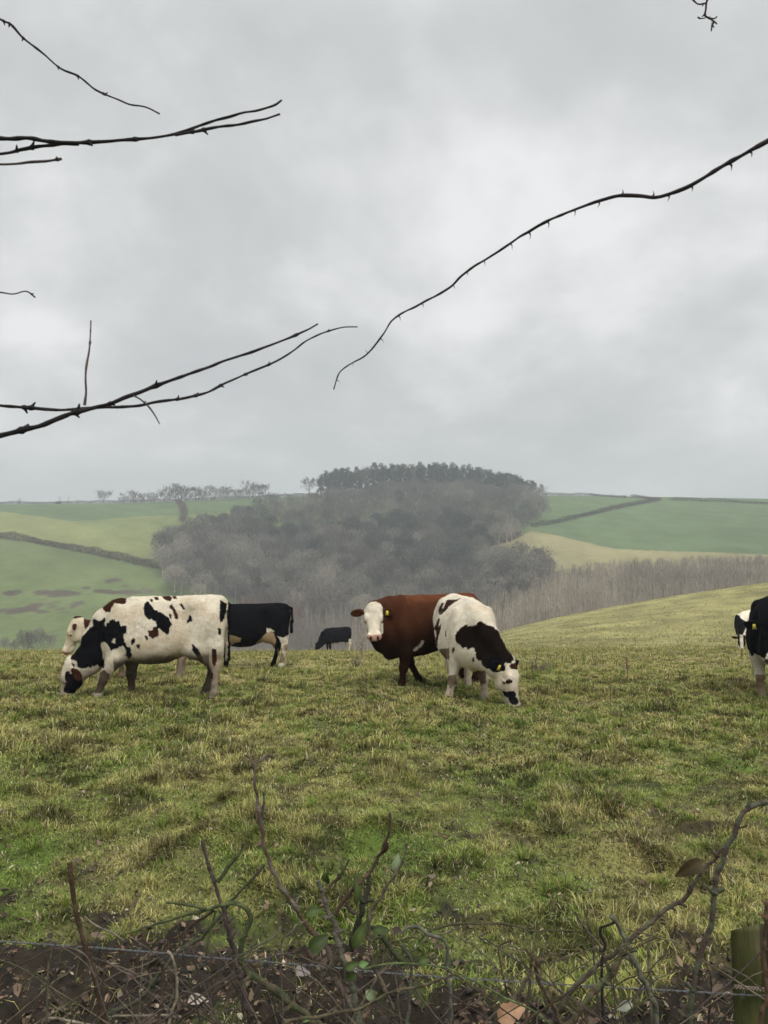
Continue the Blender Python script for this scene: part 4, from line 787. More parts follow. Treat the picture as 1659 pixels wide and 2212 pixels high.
def woods():
    r = np.random.default_rng(31)
    B = [proto('bare_tree', bare_tree(50+i, 9.5+r.random()*3, 4.6+r.random()*1.2, 12, 350, .10, c1=(.13, .12, .105), c2=(.235, .215, .19), shell=1500), M_TWIG) for i in range(6)]
    BL = [proto('pale_bare_tree', bare_tree(70+i, 10, 5., 11, 350, .10, c1=(.20, .18, .155), c2=(.36, .33, .28), shell=1300), M_TWIG) for i in range(3)]
    BD = [proto('dark_tree', bare_tree(80+i, 9.5, 4.4, 12, 300, .11, c1=(.07, .073, .066), c2=(.12, .12, .107), shell=1500), M_TWIG) for i in range(3)]
    # crowns of the hillside wood: front trees are things of their own
    area = [(352, 1250), (345, 1190), (400, 1165), (440, 1150), (540, 1120), (560, 1112), (640, 1105), (700, 1098), (790, 1082), (850, 1066), (1000, 1064), (1100, 1070), (1168, 1090), (1172, 1130), (1130, 1150), (1075, 1190), (1040, 1215), (1190, 1240), (1195, 1290), (1100, 1330), (840, 1350), (620, 1345), (540, 1325), (460, 1315), (390, 1295)]
    ap = np.array(area); pts = []; tries = 0
    while tries < 60000 and len(pts) < 640:
        tries += 1; x = r.uniform(340, 1200); y = r.uniform(1062, 1350)
        if not inpoly(np.array([x]), np.array([y]), area)[0]: continue
        p = hit(x, y, 200)
        if p[1] > 545: continue
        k = 6.2 if p[1] < 400 else 7.2
        if any((p[0]-q[0])**2+(p[1]-q[1])**2 < k*k for q in pts): continue
        pts.append(np.array([p[0], p[1], p[2], x, y]))
    pts.sort(key=lambda q: q[1]); near = pts[:285]; rest = pts[285:]; acc = []
    for i, q in enumerate(pts):
        dn = fbm(np.array([q[3]/90.]), np.array([q[4]/45.+3]), o=3)[0]
        dark = (inpoly(np.array([q[3]]), np.array([q[4]]), [(720, 1150), (900, 1130), (1010, 1160), (1060, 1190), (1030, 1240), (880, 1230), (760, 1210)])[0] and r.random() < .75) or dn < .33
        pool = BD if dark else (BL if dn > .60 else B); me = pool[r.integers(len(pool))]; s = (.82+.4*r.random()); rz = r.random()*6.28
        if i < 285:
            nm = {id(BD): 'dark_tree', id(BL): 'pale_tree'}.get(id(pool), 'bare_tree')
            lab = {'dark_tree': 'dark leafless tree packed in the wood on the far hillside', 'pale_tree': 'pale grey leafless tree packed in the wood on the far hillside', 'bare_tree': 'grey leafless tree packed in the wood on the far hillside'}[nm]
            plant(nm, me, q[:3], rz, (s, s, s*(.9+.25*r.random())), lab, 'tree', {'dark_tree': 'dark trees of the hillside wood', 'pale_tree': 'pale trees of the hillside wood', 'bare_tree': 'grey trees of the hillside wood'}[nm])
        else:
            n = len(me.vertices); v = np.empty(n*3, np.float32); me.vertices.foreach_get('co', v); v = v.reshape(-1, 3).astype(float)*s; c_, s_ = math.cos(rz), math.sin(rz)
            v = v@np.array([[c_, s_, 0], [-s_, c_, 0], [0, 0, 1]])+q[:3]
            cc = np.empty(n*4, np.float32); me.color_attributes['Col'].data.foreach_get('color', cc)
            acc.append((v, polys_of(me), cc.reshape(-1, 4)[:, :3]*(.8+.4*r.random())))
    V, F, C = merge(acc); o = obj('wood', mesh('wood', V, F, M_TWIG, C)); tag(o, 'grey leafless wood rising up the far hillside', 'wood', kind='stuff')
    # clump of pines on the hilltop
    PN = [proto('pine_tree', pine(90+i, 17.+r.random()*3), M_NEED) for i in range(5)]; TOP = [proto('tall_bare_tree', bare_tree(110+i, 16.5, 5, 12, 800, .13, trunk=.22, low=.45), M_TWIG) for i in range(3)]
    top = np.array([(680, 1030), (700, 1022), (740, 1012), (800, 1003), (850, 1000), (880, 1003), (930, 1000), (960, 1001), (1000, 1007), (1060, 1015), (1110, 1022), (1150, 1033), (1168, 1045)], float)
    for row, d, n, lo, hi in ((0, 506, 40, 690, 1162), (1, 518, 42, 684, 1155), (2, 530, 40, 690, 1145), (3, 540, 34, 700, 1140)):
        for i in range(n):
            px = lo+(hi-lo)*(i+.5*(row % 2)+r.random()*.5)/n; Y = d+r.uniform(-3, 3); X = (px-829.5)/1600*Y; z = float(ground0(X, Y)); base = proj(np.array([X, Y, z]))[1]
            tp = np.interp(px, top[:, 0], top[:, 1])+r.uniform(-4, 13); hgt = max(9., (base-tp)/1600*Y); isp = r.random() < (.85 if row < 2 else .45)
            if isp: plant('pine_tree', PN[r.integers(5)], (X, Y, z), r.random()*6.28, (.9, .9, hgt/19.), 'dark pine with a bare trunk in the clump on the hilltop', 'pine tree', 'pines of the hilltop clump')
            else: plant('tall_bare_tree', TOP[r.integers(3)], (X, Y, z), r.random()*6.28, (.85, .85, (hgt+1)/15.5), 'tall twiggy leafless tree among the hilltop pines', 'tree', 'leafless trees of the hilltop clump')
    def one(name, me, px, py, hpx, dmin, label, cat, ref, wide=1.):
        p = hit(px, py, dmin); s = hpx/1600*p[1]/ref; plant(name, me, p, r.random()*6, (s*wide, s*wide, s), label, cat)
    one('bare_tree', proto('bare_tree', bare_tree(130, 10, 4.2, 12, 1000, .12, low=.3), M_TWIG), 668, 1064, 42, 500, 'slim leafless tree just left of the hilltop pines', 'tree', 10.)
    one('pine_tree', PN[1], 1172, 1066, 26, 500, 'small lone pine at the right end of the hilltop clump', 'pine tree', 18., 1.3)
    one('bare_tree', proto('bare_tree', bare_tree(131, 8, 5.5, 14, 1100, .12, trunk=.35, low=.35, shape=.5), M_TWIG), 222, 1083, 22, 480, 'lone round crowned leafless tree on the left skyline', 'tree', 8.)
    one('bare_tree', proto('bare_tree', bare_tree(132, 12, 4.2, 10, 620, .14, trunk=.35, low=.35), M_TWIG), 377, 1080, 44, 480, 'tall open leafless tree standing above the left skyline row', 'tree', 12.)
    one('bare_tree', proto('bare_tree', bare_tree(133, 12, 3.6, 9, 560, .14, trunk=.35, low=.3), M_TWIG), 390, 1080, 42, 480, 'tall leaning leafless tree, right one of the skyline pair', 'tree', 12.)
    one('bush', proto('bush', bare_tree(134, 4, 2.6, 8, 300, .08, trunk=.1, low=.1), M_TWIG), 615, 1066, 7, 480, 'tiny bare bush on the skyline left of the pines', 'bush', 4.)
    one('dark_bush', proto('dark_bush', dark_round(3, 8, 3.4), M_NEED), 683, 1083, 18, 470, 'round dark evergreen bush at the top edge of the wood', 'bush', 8.)
    one('dark_bush', proto('dark_bush', dark_round(5, 8, 3.), M_NEED), 757, 1070, 12, 470, 'small dark evergreen bush below the hilltop pines', 'bush', 8.)
    one('bush', proto('bush', bare_tree(135, 4, 3.2, 9, 400, .10, trunk=.1, low=.05), M_TWIG), 38, 1087, 8, 480, 'low bush breaking the hedge line at far left', 'bush', 4.)
    sk = [proto('bare_tree', bare_tree(140+i, 9, 3.0+.5*(i % 3), 10, 700, .10, trunk=.2, low=.08, c1=(.12, .11, .10), c2=(.17, .155, .14)), M_TWIG) for i in range(6)]
    for i in range(44):
        px = 254+i*7.4+r.uniform(-5, 5); hp = np.interp(px, [250, 275, 300, 335, 360, 440, 500, 578], [12, 21, 19, 17, 26, 24, 25, 31])*r.uniform(.95, 1.5); Y = 530+r.uniform(-5, 5); X = (px-829.5)/1600*Y; z = float(ground0(X, Y))-.3; s = hp/1600*Y/9.
        plant('bare_tree', sk[r.integers(6)], (X, Y, z), r.random()*6, (s, s, s), 'small leafless tree in the row along the left skyline', 'tree', 'row of trees on the left skyline')
    # narrow young trees of the valley plantation: a mass
    acc = []
    for k in range(4300):
        px = r.uniform(500, 1990) if k < 2500 else r.uniform(1040, 1990); u = r.random()
        dlo = 190 if px > 1000 else 215; dhi = 292 if px > 1180 else 300
        Y = dlo+(dhi-dlo)*u if k < 2500 else r.uniform(235, 305); X = (px-829.5)/1600*Y; z = float(ground0(X, Y)); by = proj(np.array([X, Y, z]))[1]
        Ht = 8.3+2.3*r.random(); tp = by-Ht/Y*1600; lim = np.interp(px, [480, 560, 700, 830, 1000, 1190, 1300, 1659], [1300, 1262, 1255, 1252, 1248, 1222, 1201, 1190])+r.uniform(0, 7)+26*fbm(np.array([px/14.]), np.array([1.]), o=3)[0]*r.random()**.6
        if tp < lim: Ht = (by-lim)/1600*Y
        if Ht < 3: continue
        nt = 46; B_ = np.zeros((nt, 3)); zz = r.random(nt)**.8*Ht*.9; B_[:, 2] = zz; a = r.random(nt)*6.28; rr = .25+.55*np.sin(math.pi*np.clip(zz/Ht, 0, 1)); B_[:, 0] = np.cos(a)*rr*.5; B_[:, 1] = np.sin(a)*rr*.5
        D = np.stack([np.cos(a)*.45, np.sin(a)*.45, 1+.6*r.random(nt)], -1); v, f = slivers(B_, D, Ht*(.10+.12*r.random(nt)), .085, r)
        t = fbm(np.array([px/60.]), np.array([Y/14.]), o=2)[0]; base = np.array([.30, .255, .195])*(.5+.95*t) if px > 760 else np.array([.2, .175, .15])*(.6+.8*t)
        if 520 < px < 660 and u > .5: base = np.array([.2, .12, .10])
        vt, ft = tube(np.array([[0, 0, -.3], [r.normal(0, .15), 0, Ht]]), [.075, .02], 3, False)
        C_ = np.repeat(base*(.7+.7*r.random(nt))[:, None], 3, 0); V, F, C = merge([(v, f, C_), (vt, ft, base*1.5)]); acc.append((V+[X, Y, z], F, C))
    V, F, C = merge(acc); o = obj('plantation', mesh('plantation', V, F, M_HEDGE, C)); tag(o, 'dense brown grey mass of slender young trees in the valley', 'wood', kind='stuff')
    # scrub at the foot of the left field
    for i, (px, py, h_) in enumerate([(62, 1404, 44), (90, 1405, 50), (18, 1404, 30), (40, 1404, 26), (118, 1404, 34), (74, 1404, 22)]):
        Y = 205+4*i; X = (px-829.5)/1600*Y; z = float(ground0(X, Y)); hh = (proj(np.array([X, Y, z]))[1]-(py-h_))/1600*Y
        plant('bare_tree', B[i], (X, Y, z), r.random()*6, (hh/14., hh/14., hh/11.5), ['spindly leafless tree left of the cream faced cow', 'spindly leafless tree nearest the cream faced cow, behind the crest', 'low leafless tree by the left edge behind the crest', 'low leafless shrub second from the left edge behind the crest', 'leafless tree just left of the cream faced cow\'s muzzle', 'short leafless shrub between two spindly trees behind the crest'][i], 'tree')
def polys_of(me):
    n = len(me.polygons); lt = np.empty(n, np.int32); ls = np.empty(n, np.int32); me.polygons.foreach_get('loop_total', lt); me.polygons.foreach_get('loop_start', ls); vi = np.empty(len(me.loops), np.int32); me.loops.foreach_get('vertex_index', vi)
    return [vi[ls[lt == k][:, None]+np.arange(k)[None]] for k in (3, 4) if np.any(lt == k)]
woods()
def hedges():
    r = np.random.default_rng(77)
    def hedge(line, dmin, hgt, wid, label, step=.9, col=(.075, .055, .045), gaps=()):
        pts = []
        for i in range(len(line)-1):
            (x0, y0), (x1, y1) = line[i], line[i+1]
            n = max(2, int(abs(x1-x0)/6+abs(y1-y0)/3)+1)
            for k in range(n): pts.append(hit(x0+(x1-x0)*k/n, y0+(y1-y0)*k/n, dmin))
        pts.append(hit(*line[-1], dmin)); pts = np.array(pts)
        seg = np.linalg.norm(np.diff(pts[:, :2], axis=0), axis=1); s = np.concatenate([[0], np.cumsum(seg)]); n = int(s[-1]/step); m = n*(85 if dmin < 350 else 48)
        t = r.random(m)*s[-1]; P = np.stack([np.interp(t, s, pts[:, k]) for k in range(3)], -1)
        hv = hgt*(.7+.6*vnoise(t/7., t*0)); P[:, 0] += r.normal(0, wid*.35, m); P[:, 1] += r.normal(0, wid*.35, m); P[:, 2] = ground0(P[:, 0], P[:, 1])+hv*r.random(m)*.85
        D = r.normal(0, .6, (m, 3))+[0, 0, .8]; v, f = slivers(P, D, .35+.5*r.random(m), .24, r); C = np.repeat(np.array(col)*(.6+.8*r.random(m))[:, None], 3, 0)
        o0 = pts[0]; o = obj('hedge', mesh('hedge', v-o0, f, M_HEDGE, C), loc=tuple(o0)); tag(o, label, 'hedge', 'field hedges on the far hill'); return o
    hedge([(-60, 1153), (0, 1162), (60, 1170), (200, 1197), (350, 1230)], 300, 3.6, 3.0, 'bushy brown hedge slanting down between the two left fields')
    hedge([(-60, 1088), (0, 1087.5), (200, 1085), (390, 1082)], 470, 2.3, 2., 'dark hedge along the skyline at far left')
    hedge([(396, 1080.5), (470, 1075), (560, 1070), (680, 1066), (780, 1063)], 470, 2.0, 2., 'dark hedge along the skyline between the tree row and the pines')
    hedge([(384, 1084), (393, 1096), (397, 1112), (392, 1130)], 400, 2.4, 3.4, 'short hedge running downhill from the tall skyline trees', col=(.13, .095, .08))
    hedge([(1150, 1139), (1200, 1131), (1300, 1107), (1360, 1094), (1428, 1082)], 380, 2.7, 3., 'hedge slanting up between the two right hand green fields')
    hedge([(1172, 1068), (1260, 1070), (1356, 1076)], 470, 2.2, 2., 'hedge along the skyline just right of the pines')
    hedge([(1366, 1074), (1424, 1081)], 470, 2.2, 2., 'short hedge above the top of the slanting right hand hedge')
    hedge([(1452, 1081), (1560, 1085), (1659, 1090), (1760, 1094)], 440, 2.6, 2.4, 'hedge crossing the upper right field to the frame edge')
    for px, top, lab in ((39, 1073, 'left one of three thin poles on the far left skyline'), (126, 1070, 'middle one of three thin poles on the far left skyline'), (145, 1071, 'right one of three thin poles on the far left skyline')):
        p = hit(px, 1087, 500); hh = (1086-top)/1600*p[1]; v, f = tube(np.array([[0, 0, -.5], [0, 0, hh]]), [.17, .13], 6)
        b, g = tube(np.array([[-.9, 0, hh*.9], [.9, 0, hh*.9]]), [.08, .08], 4); V, F, C = merge([(v, f, np.array([.12, .10, .09])), (b, g, np.array([.12, .10, .09]))]); o = obj('utility_pole', mesh('utility_pole', V, F, M_HEDGE, C), loc=tuple(p)); tag(o, lab, 'pole', 'poles on the left skyline')
hedges()
# ---------------------------------------------------------------- hedge stems, wire and post close to the camera
M_BARK = mat_attr('bark', rough=.8, spec=.25, nscale=55, namt=.45, bump=.7, bscale=150); M_LEAF = mat_attr('glossy_leaf', rough=.5, spec=.2, nscale=30, namt=.25, trans=.25)
FR = np.random.default_rng(99)
def stem_geo(pts, Y, w0, w1, col, col2=None, thorns=0, nodes=0, wob=1., sides=9, ground_end=False, seed=0):
    """pts in pixels of the 1659 frame (thick end last when w0 < w1); widths in pixels at that distance"""
    r = np.random.default_rng(seed+int(abs(pts[0][0]))+1)
    Ys = np.linspace(Y[0], Y[1], len(pts)) if isinstance(Y, tuple) else np.full(len(pts), float(Y))
    P = np.array([W(x, y, d) for (x, y), d in zip(pts, Ys)])
    if ground_end:
        d = P[-1]-P[-2]; d /= np.linalg.norm(d); d[2] = min(d[2], -.55); d /= np.linalg.norm(d); z = float(ground(P[-1][0], P[-1][1]))-.03; k = max(0, (P[-1][2]-z)/-d[2]); P = np.vstack([P, P[-1]+d*k*.5, P[-1]+d*k])
        Ys = np.concatenate([Ys, [Ys[-1]]*2])
    C = catmull(P, 9); n = len(C); L = np.concatenate([[0], np.cumsum(np.linalg.norm(np.diff(C, axis=0), axis=1))]); t = L/L[-1]
    px1 = Ys.mean()/1600; rad = (w0+(w1-w0)*t)*px1/2*(.90 if pts[0][1] < 1000 else 1.)
    j = np.stack([vnoise(L*38+k*31+seed, L*0+k) for k in range(3)], -1)-.5; C = C+j*rad.mean()*1.1*wob
    rad = rad*(1+.22*(vnoise(L*60+seed*3, L*0+9)-.5)*2)
    kn = [] 
    if nodes:
        for k in range(nodes): i = r.integers(2, n-2); kn.append(i); rad[i] *= 1.5; 
    v, f = tube(C, rad, sides); m = vnoise(np.arange(len(v))*.0+v[:, 0]*45, v[:, 2]*45, v[:, 1]*45); c2 = np.array(col2 if col2 is not None else np.array(col)*.6)
    cc = np.array(col)*(1-sstep(.35, .65, m))[:, None]+c2*sstep(.35, .65, m)[:, None]; cc = cc*(.72 if pts[0][1] > 1000 else 1.); parts = [(v, f, cc)]
    for i in kn:
        d = r.normal(0, 1, 3); d[1] *= .4; tg = C[i]-C[i-1]; tg /= np.linalg.norm(tg); d -= tg*d.dot(tg); d /= np.linalg.norm(d); b = C[i]; e = b+d*rad[i]*2.1+tg*rad[i]*-1.2
        parts.append((*tube(np.array([b, e]), [rad[i]*.75, rad[i]*.25], 5), np.array(col)*.7))
    for k in range(thorns):
        i = int((k+.3+.5*r.random())/thorns*(n-2))+1; tg = C[i]-C[i-1]; tg /= np.linalg.norm(tg); sgn = 1 if r.random() < .5 else -1; d = np.cross(tg, [0, 1, 0]); d /= np.linalg.norm(d); d = d*sgn+[0, r.normal(0, .3), 0]; b = C[i]; h = (rad[i]*1.3+.0068*(.6+.7*r.random()))
        q = np.array([b-tg*rad[i]*.5, b+d*h*.6, b+d*h*1.25+tg*h*(-.35)]); parts.append((*tube(q, [rad[i]*.85, rad[i]*.38, .0002], 5), np.array(col)*.8))
    return merge(parts), C, rad
def stem(name, label, cat, pts, Y, w0, w1, col, group=None, **k):
    if pts[-1][0] < -20 and pts[-1][1] < 1100:
        (xa, ya), (xb, yb) = pts[-2], pts[-1]; g = (yb-ya)/(xb-xa)*.8; pts = pts+[(xb-170, yb-170*g+6), (xb-380, yb-380*g+25), (xb-620, yb-620*g+70)]; w1 = w1*1.5
    (V, F, C), line, rad = stem_geo(pts, Y, w0, w1, col, **k); o0 = line[-1]
    o = obj(name, mesh(name, V-o0, F, M_BARK, C, True), loc=tuple(o0)); tag(o, label, cat, group); return o, line
def part_stem(parent, name, pts, Y, w0, w1, col, **k):
    (V, F, C), line, rad = stem_geo(pts, Y, w0, w1, col, **k); o = obj(name, mesh(name, V-np.array(parent.location), F, M_BARK, C, True), parent); return o
def leaf_geo(c, axis, nrm, L, Wd, col, fold=.25, tip=1.4, lob=0.):
    axis = unit(axis); nrm = unit(np.array(nrm)-axis*np.dot(axis, nrm)); s = np.cross(axis, nrm); n = 11; V = []; C = []
    for i in range(n):
        t = i/(n-1); w = Wd/2*math.sin(math.pi*t**.8)**.75*(1-.25*t)+.0003; w *= 1+lob*math.sin(t*22)
        cv = nrm*(-L*.22*t*t+L*.05*math.sin(t*5))
        for q in (-1, -.5, 0, .5, 1): V.append(c+axis*L*t+s*w*q+cv+nrm*abs(q)*w*fold*1.6); C.append(np.array(col)*(1.25 if q == 0 else 1.))
    return np.array(V), grid_faces(n, 5), np.array(C)
def leaf(parent, px, py, Y, ax, nrm, Lp, Wp, col, name='leaf', **k):
    c = W(px, py, Y); s = Y/1600; V, F, C = leaf_geo(c, ax, nrm, Lp*s*.85, Wp*s*.8, col, **k)
    V2 = V-unit(nrm)*.0006; F2 = F[:, ::-1]+len(V); V = np.vstack([V, V2]); F = np.vstack([F, F2]); C = np.vstack([C, C*.9])
    me = mesh(name, V-np.array(parent.location), F, M_LEAF, C, True); return obj(name, me, parent)
GRY = (.20, .165, .13); BRN = (.13, .085, .055); GRN = (.16, .18, .07); DGR = (.075, .095, .04); RED = (.125, .075, .042); PALE = (.42, .36, .26); DRK = (.035, .028, .03); MAU = (.15, .11, .10)
# branches against the sky
SKY = 'bare branches reaching in from the left'
stem('bare_branch', 'knobbly dark twig slanting down from the top left edge', 'branch', [(345, 246), (315, 232), (280, 225), (240, 209), (205, 193), (172, 166), (130, 147), (90, 113), (50, 82), (25, 55), (0, 42), (-60, 5)], 1.7, 3.5, 7.5, DRK, SKY, wob=.45, nodes=11, seed=3)
b, _ = stem('bare_branch', 'upper forked branch reaching right, with two long thin tips', 'branch', [(608, 217), (585, 231), (520, 246), (440, 268), (375, 290), (300, 300), (230, 305), (165, 309), (110, 307), (65, 299), (0, 299), (-80, 297)], 1.35, 5, 12, DRK, SKY, wob=.45, nodes=8, seed=4)
part_stem(b, 'side_twig', [(605, 247), (560, 260), (510, 270), (465, 275), (420, 284), (378, 292)], 1.34, 5, 8, DRK, wob=.45, nodes=2, seed=5)
part_stem(b, 'side_twig', [(170, 310), (130, 312), (90, 316), (45, 323), (15, 330), (-80, 345)], 1.36, 8, 9, DRK, wob=.45, nodes=2, seed=6)
stem('bare_branch', 'short thin twig just below the upper forked branch', 'branch', [(134, 344), (100, 348), (60, 351), (25, 354), (-60, 355)], 1.25, 6, 8, MAU, SKY, wob=.45, nodes=3, seed=7)
stem('bare_branch', 'tiny curled twig at the left edge in mid sky', 'branch', [(76, 642), (62, 631), (50, 630), (28, 635), (0, 631), (-50, 628)], 1.6, 3.5, 7, DRK, SKY, wob=.45, nodes=3, seed=8)
b, _ = stem('bare_branch', 'thick straight lower branch rising to the right from the left edge', 'branch', [(688, 700), (660, 714), (585, 745), (485, 780), (400, 811), (290, 852), (225, 875), (160, 891), (85, 920), (0, 941), (-80, 965)], 1.3, 5, 13, DRK, SKY, wob=.45, nodes=8, seed=9)
part_stem(b, 'side_twig', [(196, 692), (195, 725), (191, 765), (184, 810), (185, 845), (183, 876)], 1.3, 3, 7, MAU, nodes=3, seed=10)
part_stem(b, 'side_twig', [(345, 915), (333, 895), (318, 875), (303, 862), (288, 854)], 1.28, 3, 5, MAU, nodes=1, seed=11)
stem('bare_branch', 'thin wavy branch crossing the thick straight lower branch', 'branch', [(772, 706), (740, 707), (700, 718), (660, 738), (618, 768), (585, 786), (540, 805), (493, 825), (445, 848), (395, 860), (340, 868), (285, 878), (220, 880), (140, 885), (60, 881), (0, 876), (-80, 870)], 1.4, 3.5, 9, DRK, SKY, wob=.45, nodes=10, seed=12)
stem('thorny_bramble', 'long thorny bramble stem arching down from the right across the sky', 'bramble', [(721, 841), (733, 805), (765, 782), (795, 763), (828, 722), (852, 688), (905, 658), (970, 622), (1000, 593), (1040, 566), (1095, 532), (1130, 507), (1170, 484), (1215, 464), (1265, 444), (1310, 429), (1355, 422), (1410, 426), (1450, 417), (1500, 397), (1560, 360), (1605, 334), (1659, 305), (1740, 262), (1860, 215), (2020, 190), (2240, 215)], (1.75, 1.2), 3.6, 12, (.045, .03, .035), thorns=24, wob=.5, seed=13)
b, _ = stem('hanging_twig', 'small knobbly twig hanging from the top right edge', 'branch', [(1536, 66), (1538, 55), (1542, 46), (1530, 38), (1524, 33), (1524, 20), (1526, 5), (1533, -8), (1545, -25)], 1.9, 4, 5.5, (.05, .03, .035), nodes=6, seed=14)
for q, w_ in (([(1507, 37), (1513, 40), (1523, 39)], 3), ([(1549, 36), (1543, 40), (1528, 38)], 3), ([(1496, -2), (1506, 8), (1515, 9), (1524, 7)], 4), ([(1549, 52), (1543, 46), (1537, 45)], 3)): part_stem(b, 'side_twig', q, 1.9, w_, w_, (.05, .03, .035), nodes=1, wob=.5)
# stems in front of the wire
G = dict(ground_end=True)
stem('cut_cane', 'straight reddish brown cane with a pale cut tip, at lower left', 'cane', [(150, 1864), (155, 1905), (162, 1955), (170, 1995), (185, 2045), (197, 2080), (205, 2115), (217, 2165), (227, 2212)], 2.2, 9, 12, RED, wob=.5, seed=20, **G)
b, _ = stem('arching_bramble', 'mossy green bramble that arches over and bends back down, lower left', 'bramble', [(270, 2018), (310, 2005), (345, 1993), (380, 1983), (415, 1972), (450, 1965), (480, 1955), (510, 1952), (532, 1962), (541, 1985), (533, 2010), (523, 2035), (520, 2072)], 2.15, 4, 12, GRN, col2=DGR, wob=.5, seed=21)
part_stem(b, 'stem', [(520, 2070), (532, 2095), (560, 2112), (600, 2142), (640, 2175), (670, 2200), (700, 2225)], 2.15, 13, 18, (.14, .12, .07), col2=DGR, nodes=3, seed=22, ground_end=True)
part_stem(b, 'side_twig', [(360, 1950), (385, 1952), (412, 1956), (445, 1963)], 2.14, 5, 7, GRN, wob=.4)
part_stem(b, 'side_twig', [(375, 2030), (392, 2020), (415, 1998), (435, 1985), (462, 1968)], 2.16, 4, 6, RED)
part_stem(b, 'side_twig', [(445, 2065), (450, 2030), (457, 2000), (465, 1968)], 2.17, 4, 5, GRN)
b, _ = stem('grey_stem', 'upright mauve grey stem crossing the arching green bramble', 'stem', [(437, 1818), (444, 1840), (452, 1870), (460, 1895), (468, 1920), (478, 1950), (487, 1980), (497, 2018), (505, 2055), (512, 2085), (520, 2115), (530, 2165), (540, 2212)], 2.25, 7, 12, MAU, nodes=5, seed=23, **G)
part_stem(b, 'side_twig', [(526, 1822), (522, 1836), (505, 1858), (488, 1880), (470, 1905)], 2.25, 6, 10, GRN, wob=.6)
stem('leaning_shoot', 'long dark stem leaning from lower left up to the centre', 'stem', [(572, 1865), (545, 1898), (500, 1945), (475, 1980), (450, 2010), (420, 2035), (390, 2055), (350, 2095), (330, 2125), (310, 2150), (285, 2168), (250, 2185), (205, 2212)], 2.35, 6, 11, (.13, .12, .08), col2=DGR, nodes=4, seed=24, **G)
b, _ = stem('hedge_shrub', 'tall grey brown hedge stem rising above the others left of centre', 'shrub', [(592, 1636), (580, 1630), (565, 1642), (553, 1656), (551, 1690), (557, 1732), (562, 1775), (570, 1818), (582, 1860), (596, 1895), (615, 1930), (634, 1955), (660, 1994), (685, 2022), (708, 2046), (714, 2080), (720, 2110), (737, 2140), (755, 2162), (780, 2212)], (2.35, 2.2), 5, 15, GRY, col2=BRN, nodes=10, seed=25, **G)
part_stem(b, 'side_twig', [(570, 1712), (569, 1740), (566, 1775), (568, 1800)], 2.33, 5, 7, GRY); part_stem(b, 'side_twig', [(530, 1632), (541, 1642), (552, 1658)], 2.35, 4, 5, GRY)
b, _ = stem('hedge_shrub', 'many branched hedge shrub with leaves at bottom centre', 'shrub', [(688, 1900), (692, 1915), (703, 1947), (711, 1970), (720, 1990), (728, 2020), (735, 2046), (743, 2075), (751, 2097), (762, 2130), (768, 2162), (776, 2212)], 2.1, 9, 17, GRY, col2=(.2, .21, .15), nodes=7, seed=26, **G)
DL = (.045, .065, .02); ML = (.062, .088, .024); PL = (.22, .27, .15)
for q, y_, a, c_, cc, k in (([(843, 1757), (842, 1785), (838, 1809), (826, 1832), (815, 1856), (798, 1887), (777, 1910), (755, 1932), (738, 1952), (722, 1975)], 2.08, 5, 8, (.19, .12, .08), 3), ([(755, 1859), (744, 1877), (733, 1895), (716, 1912), (703, 1928)], 2.09, 4, 7, (.17, .13, .07), 2),
    ([(798, 1887), (796, 1906), (794, 1925), (788, 1945), (781, 1964), (774, 1994), (768, 2024), (760, 2052)], 2.12, 9, 15, (.09, .09, .055), 3), ([(880, 1822), (874, 1845), (867, 1869), (855, 1888), (841, 1904), (832, 1922), (824, 1938), (806, 1964), (799, 1985), (798, 2020), (798, 2046), (803, 2072), (811, 2097), (832, 2140), (850, 2180)], 2.06, 4, 9, (.21, .17, .12), 5),
    ([(804, 2005), (826, 2028), (845, 2050), (870, 2085)], 2.13, 8, 11, DGR, 1), ([(742, 1935), (748, 1955), (756, 1968), (770, 1975)], 2.1, 5, 7, GRY, 1), ([(720, 1925), (728, 1900), (731, 1888)], 2.1, 3, 5, GRN, 0), ([(712, 1872), (706, 1892), (705, 1915)], 2.1, 3, 4, GRN, 0)):
    part_stem(b, 'branch', q, y_, a, c_, cc, nodes=k)
leaf(b, 834, 1815, 2.07, (-.35, 0, -.94), (.6, -.7, .1), 50, 16, (.06, .035, .02), name='withered_leaf', fold=.9)
for px, py, ax, nr, L_, w_, cl in ((702, 1885, (.2, 0, -1), (-.3, -.9, .2), 32, 22, ML), (716, 1862, (.1, 0, -1), (.8, -.5, 0), 26, 14, ML), (855, 1884, (.1, -.1, 1), (-.2, -.9, .1), 42, 26, PL), (661, 1975, (1, 0, .35), (.1, -.8, .6), 40, 30, ML), (668, 2052, (.75, .1, .5), (.1, -.85, .4), 56, 42, DL), (762, 2048, (.5, 0, .85), (-.3, -.9, .1), 82, 32, ML), (768, 1955, (.1, 0, .9), (.5, -.8, 0), 76, 22, ML), (803, 2012, (.85, 0, .12), (0, -.7, .7), 46, 26, DL), (738, 1890, (.1, 0, .9), (.8, -.5, .2), 30, 16, ML), (745, 2092, (.8, 0, .3), (.1, -.8, .5), 36, 24, ML), (790, 2140, (.6, 0, -.5), (.2, -.8, .3), 40, 28, PL), (770, 2105, (-.6, 0, -.3), (0, -.9, .3), 30, 22, ML), (815, 2160, (.5, 0, .6), (.2, -.9, .3), 34, 22, DL)):
    leaf(b, px, py, 2.07, ax, nr, L_, w_, cl)
stem('looped_stem', 'pale grey stem looping over like a hook right of centre', 'stem', [(871, 2024), (873, 2010), (882, 2003), (901, 2001), (915, 2010), (927, 2020), (945, 2024), (957, 2030), (966, 2046), (967, 2065), (966, 2085), (970, 2119), (974, 2160), (974, 2212)], 2.15, 6, 9, (.26, .25, .2), wob=.4, seed=27, **G)
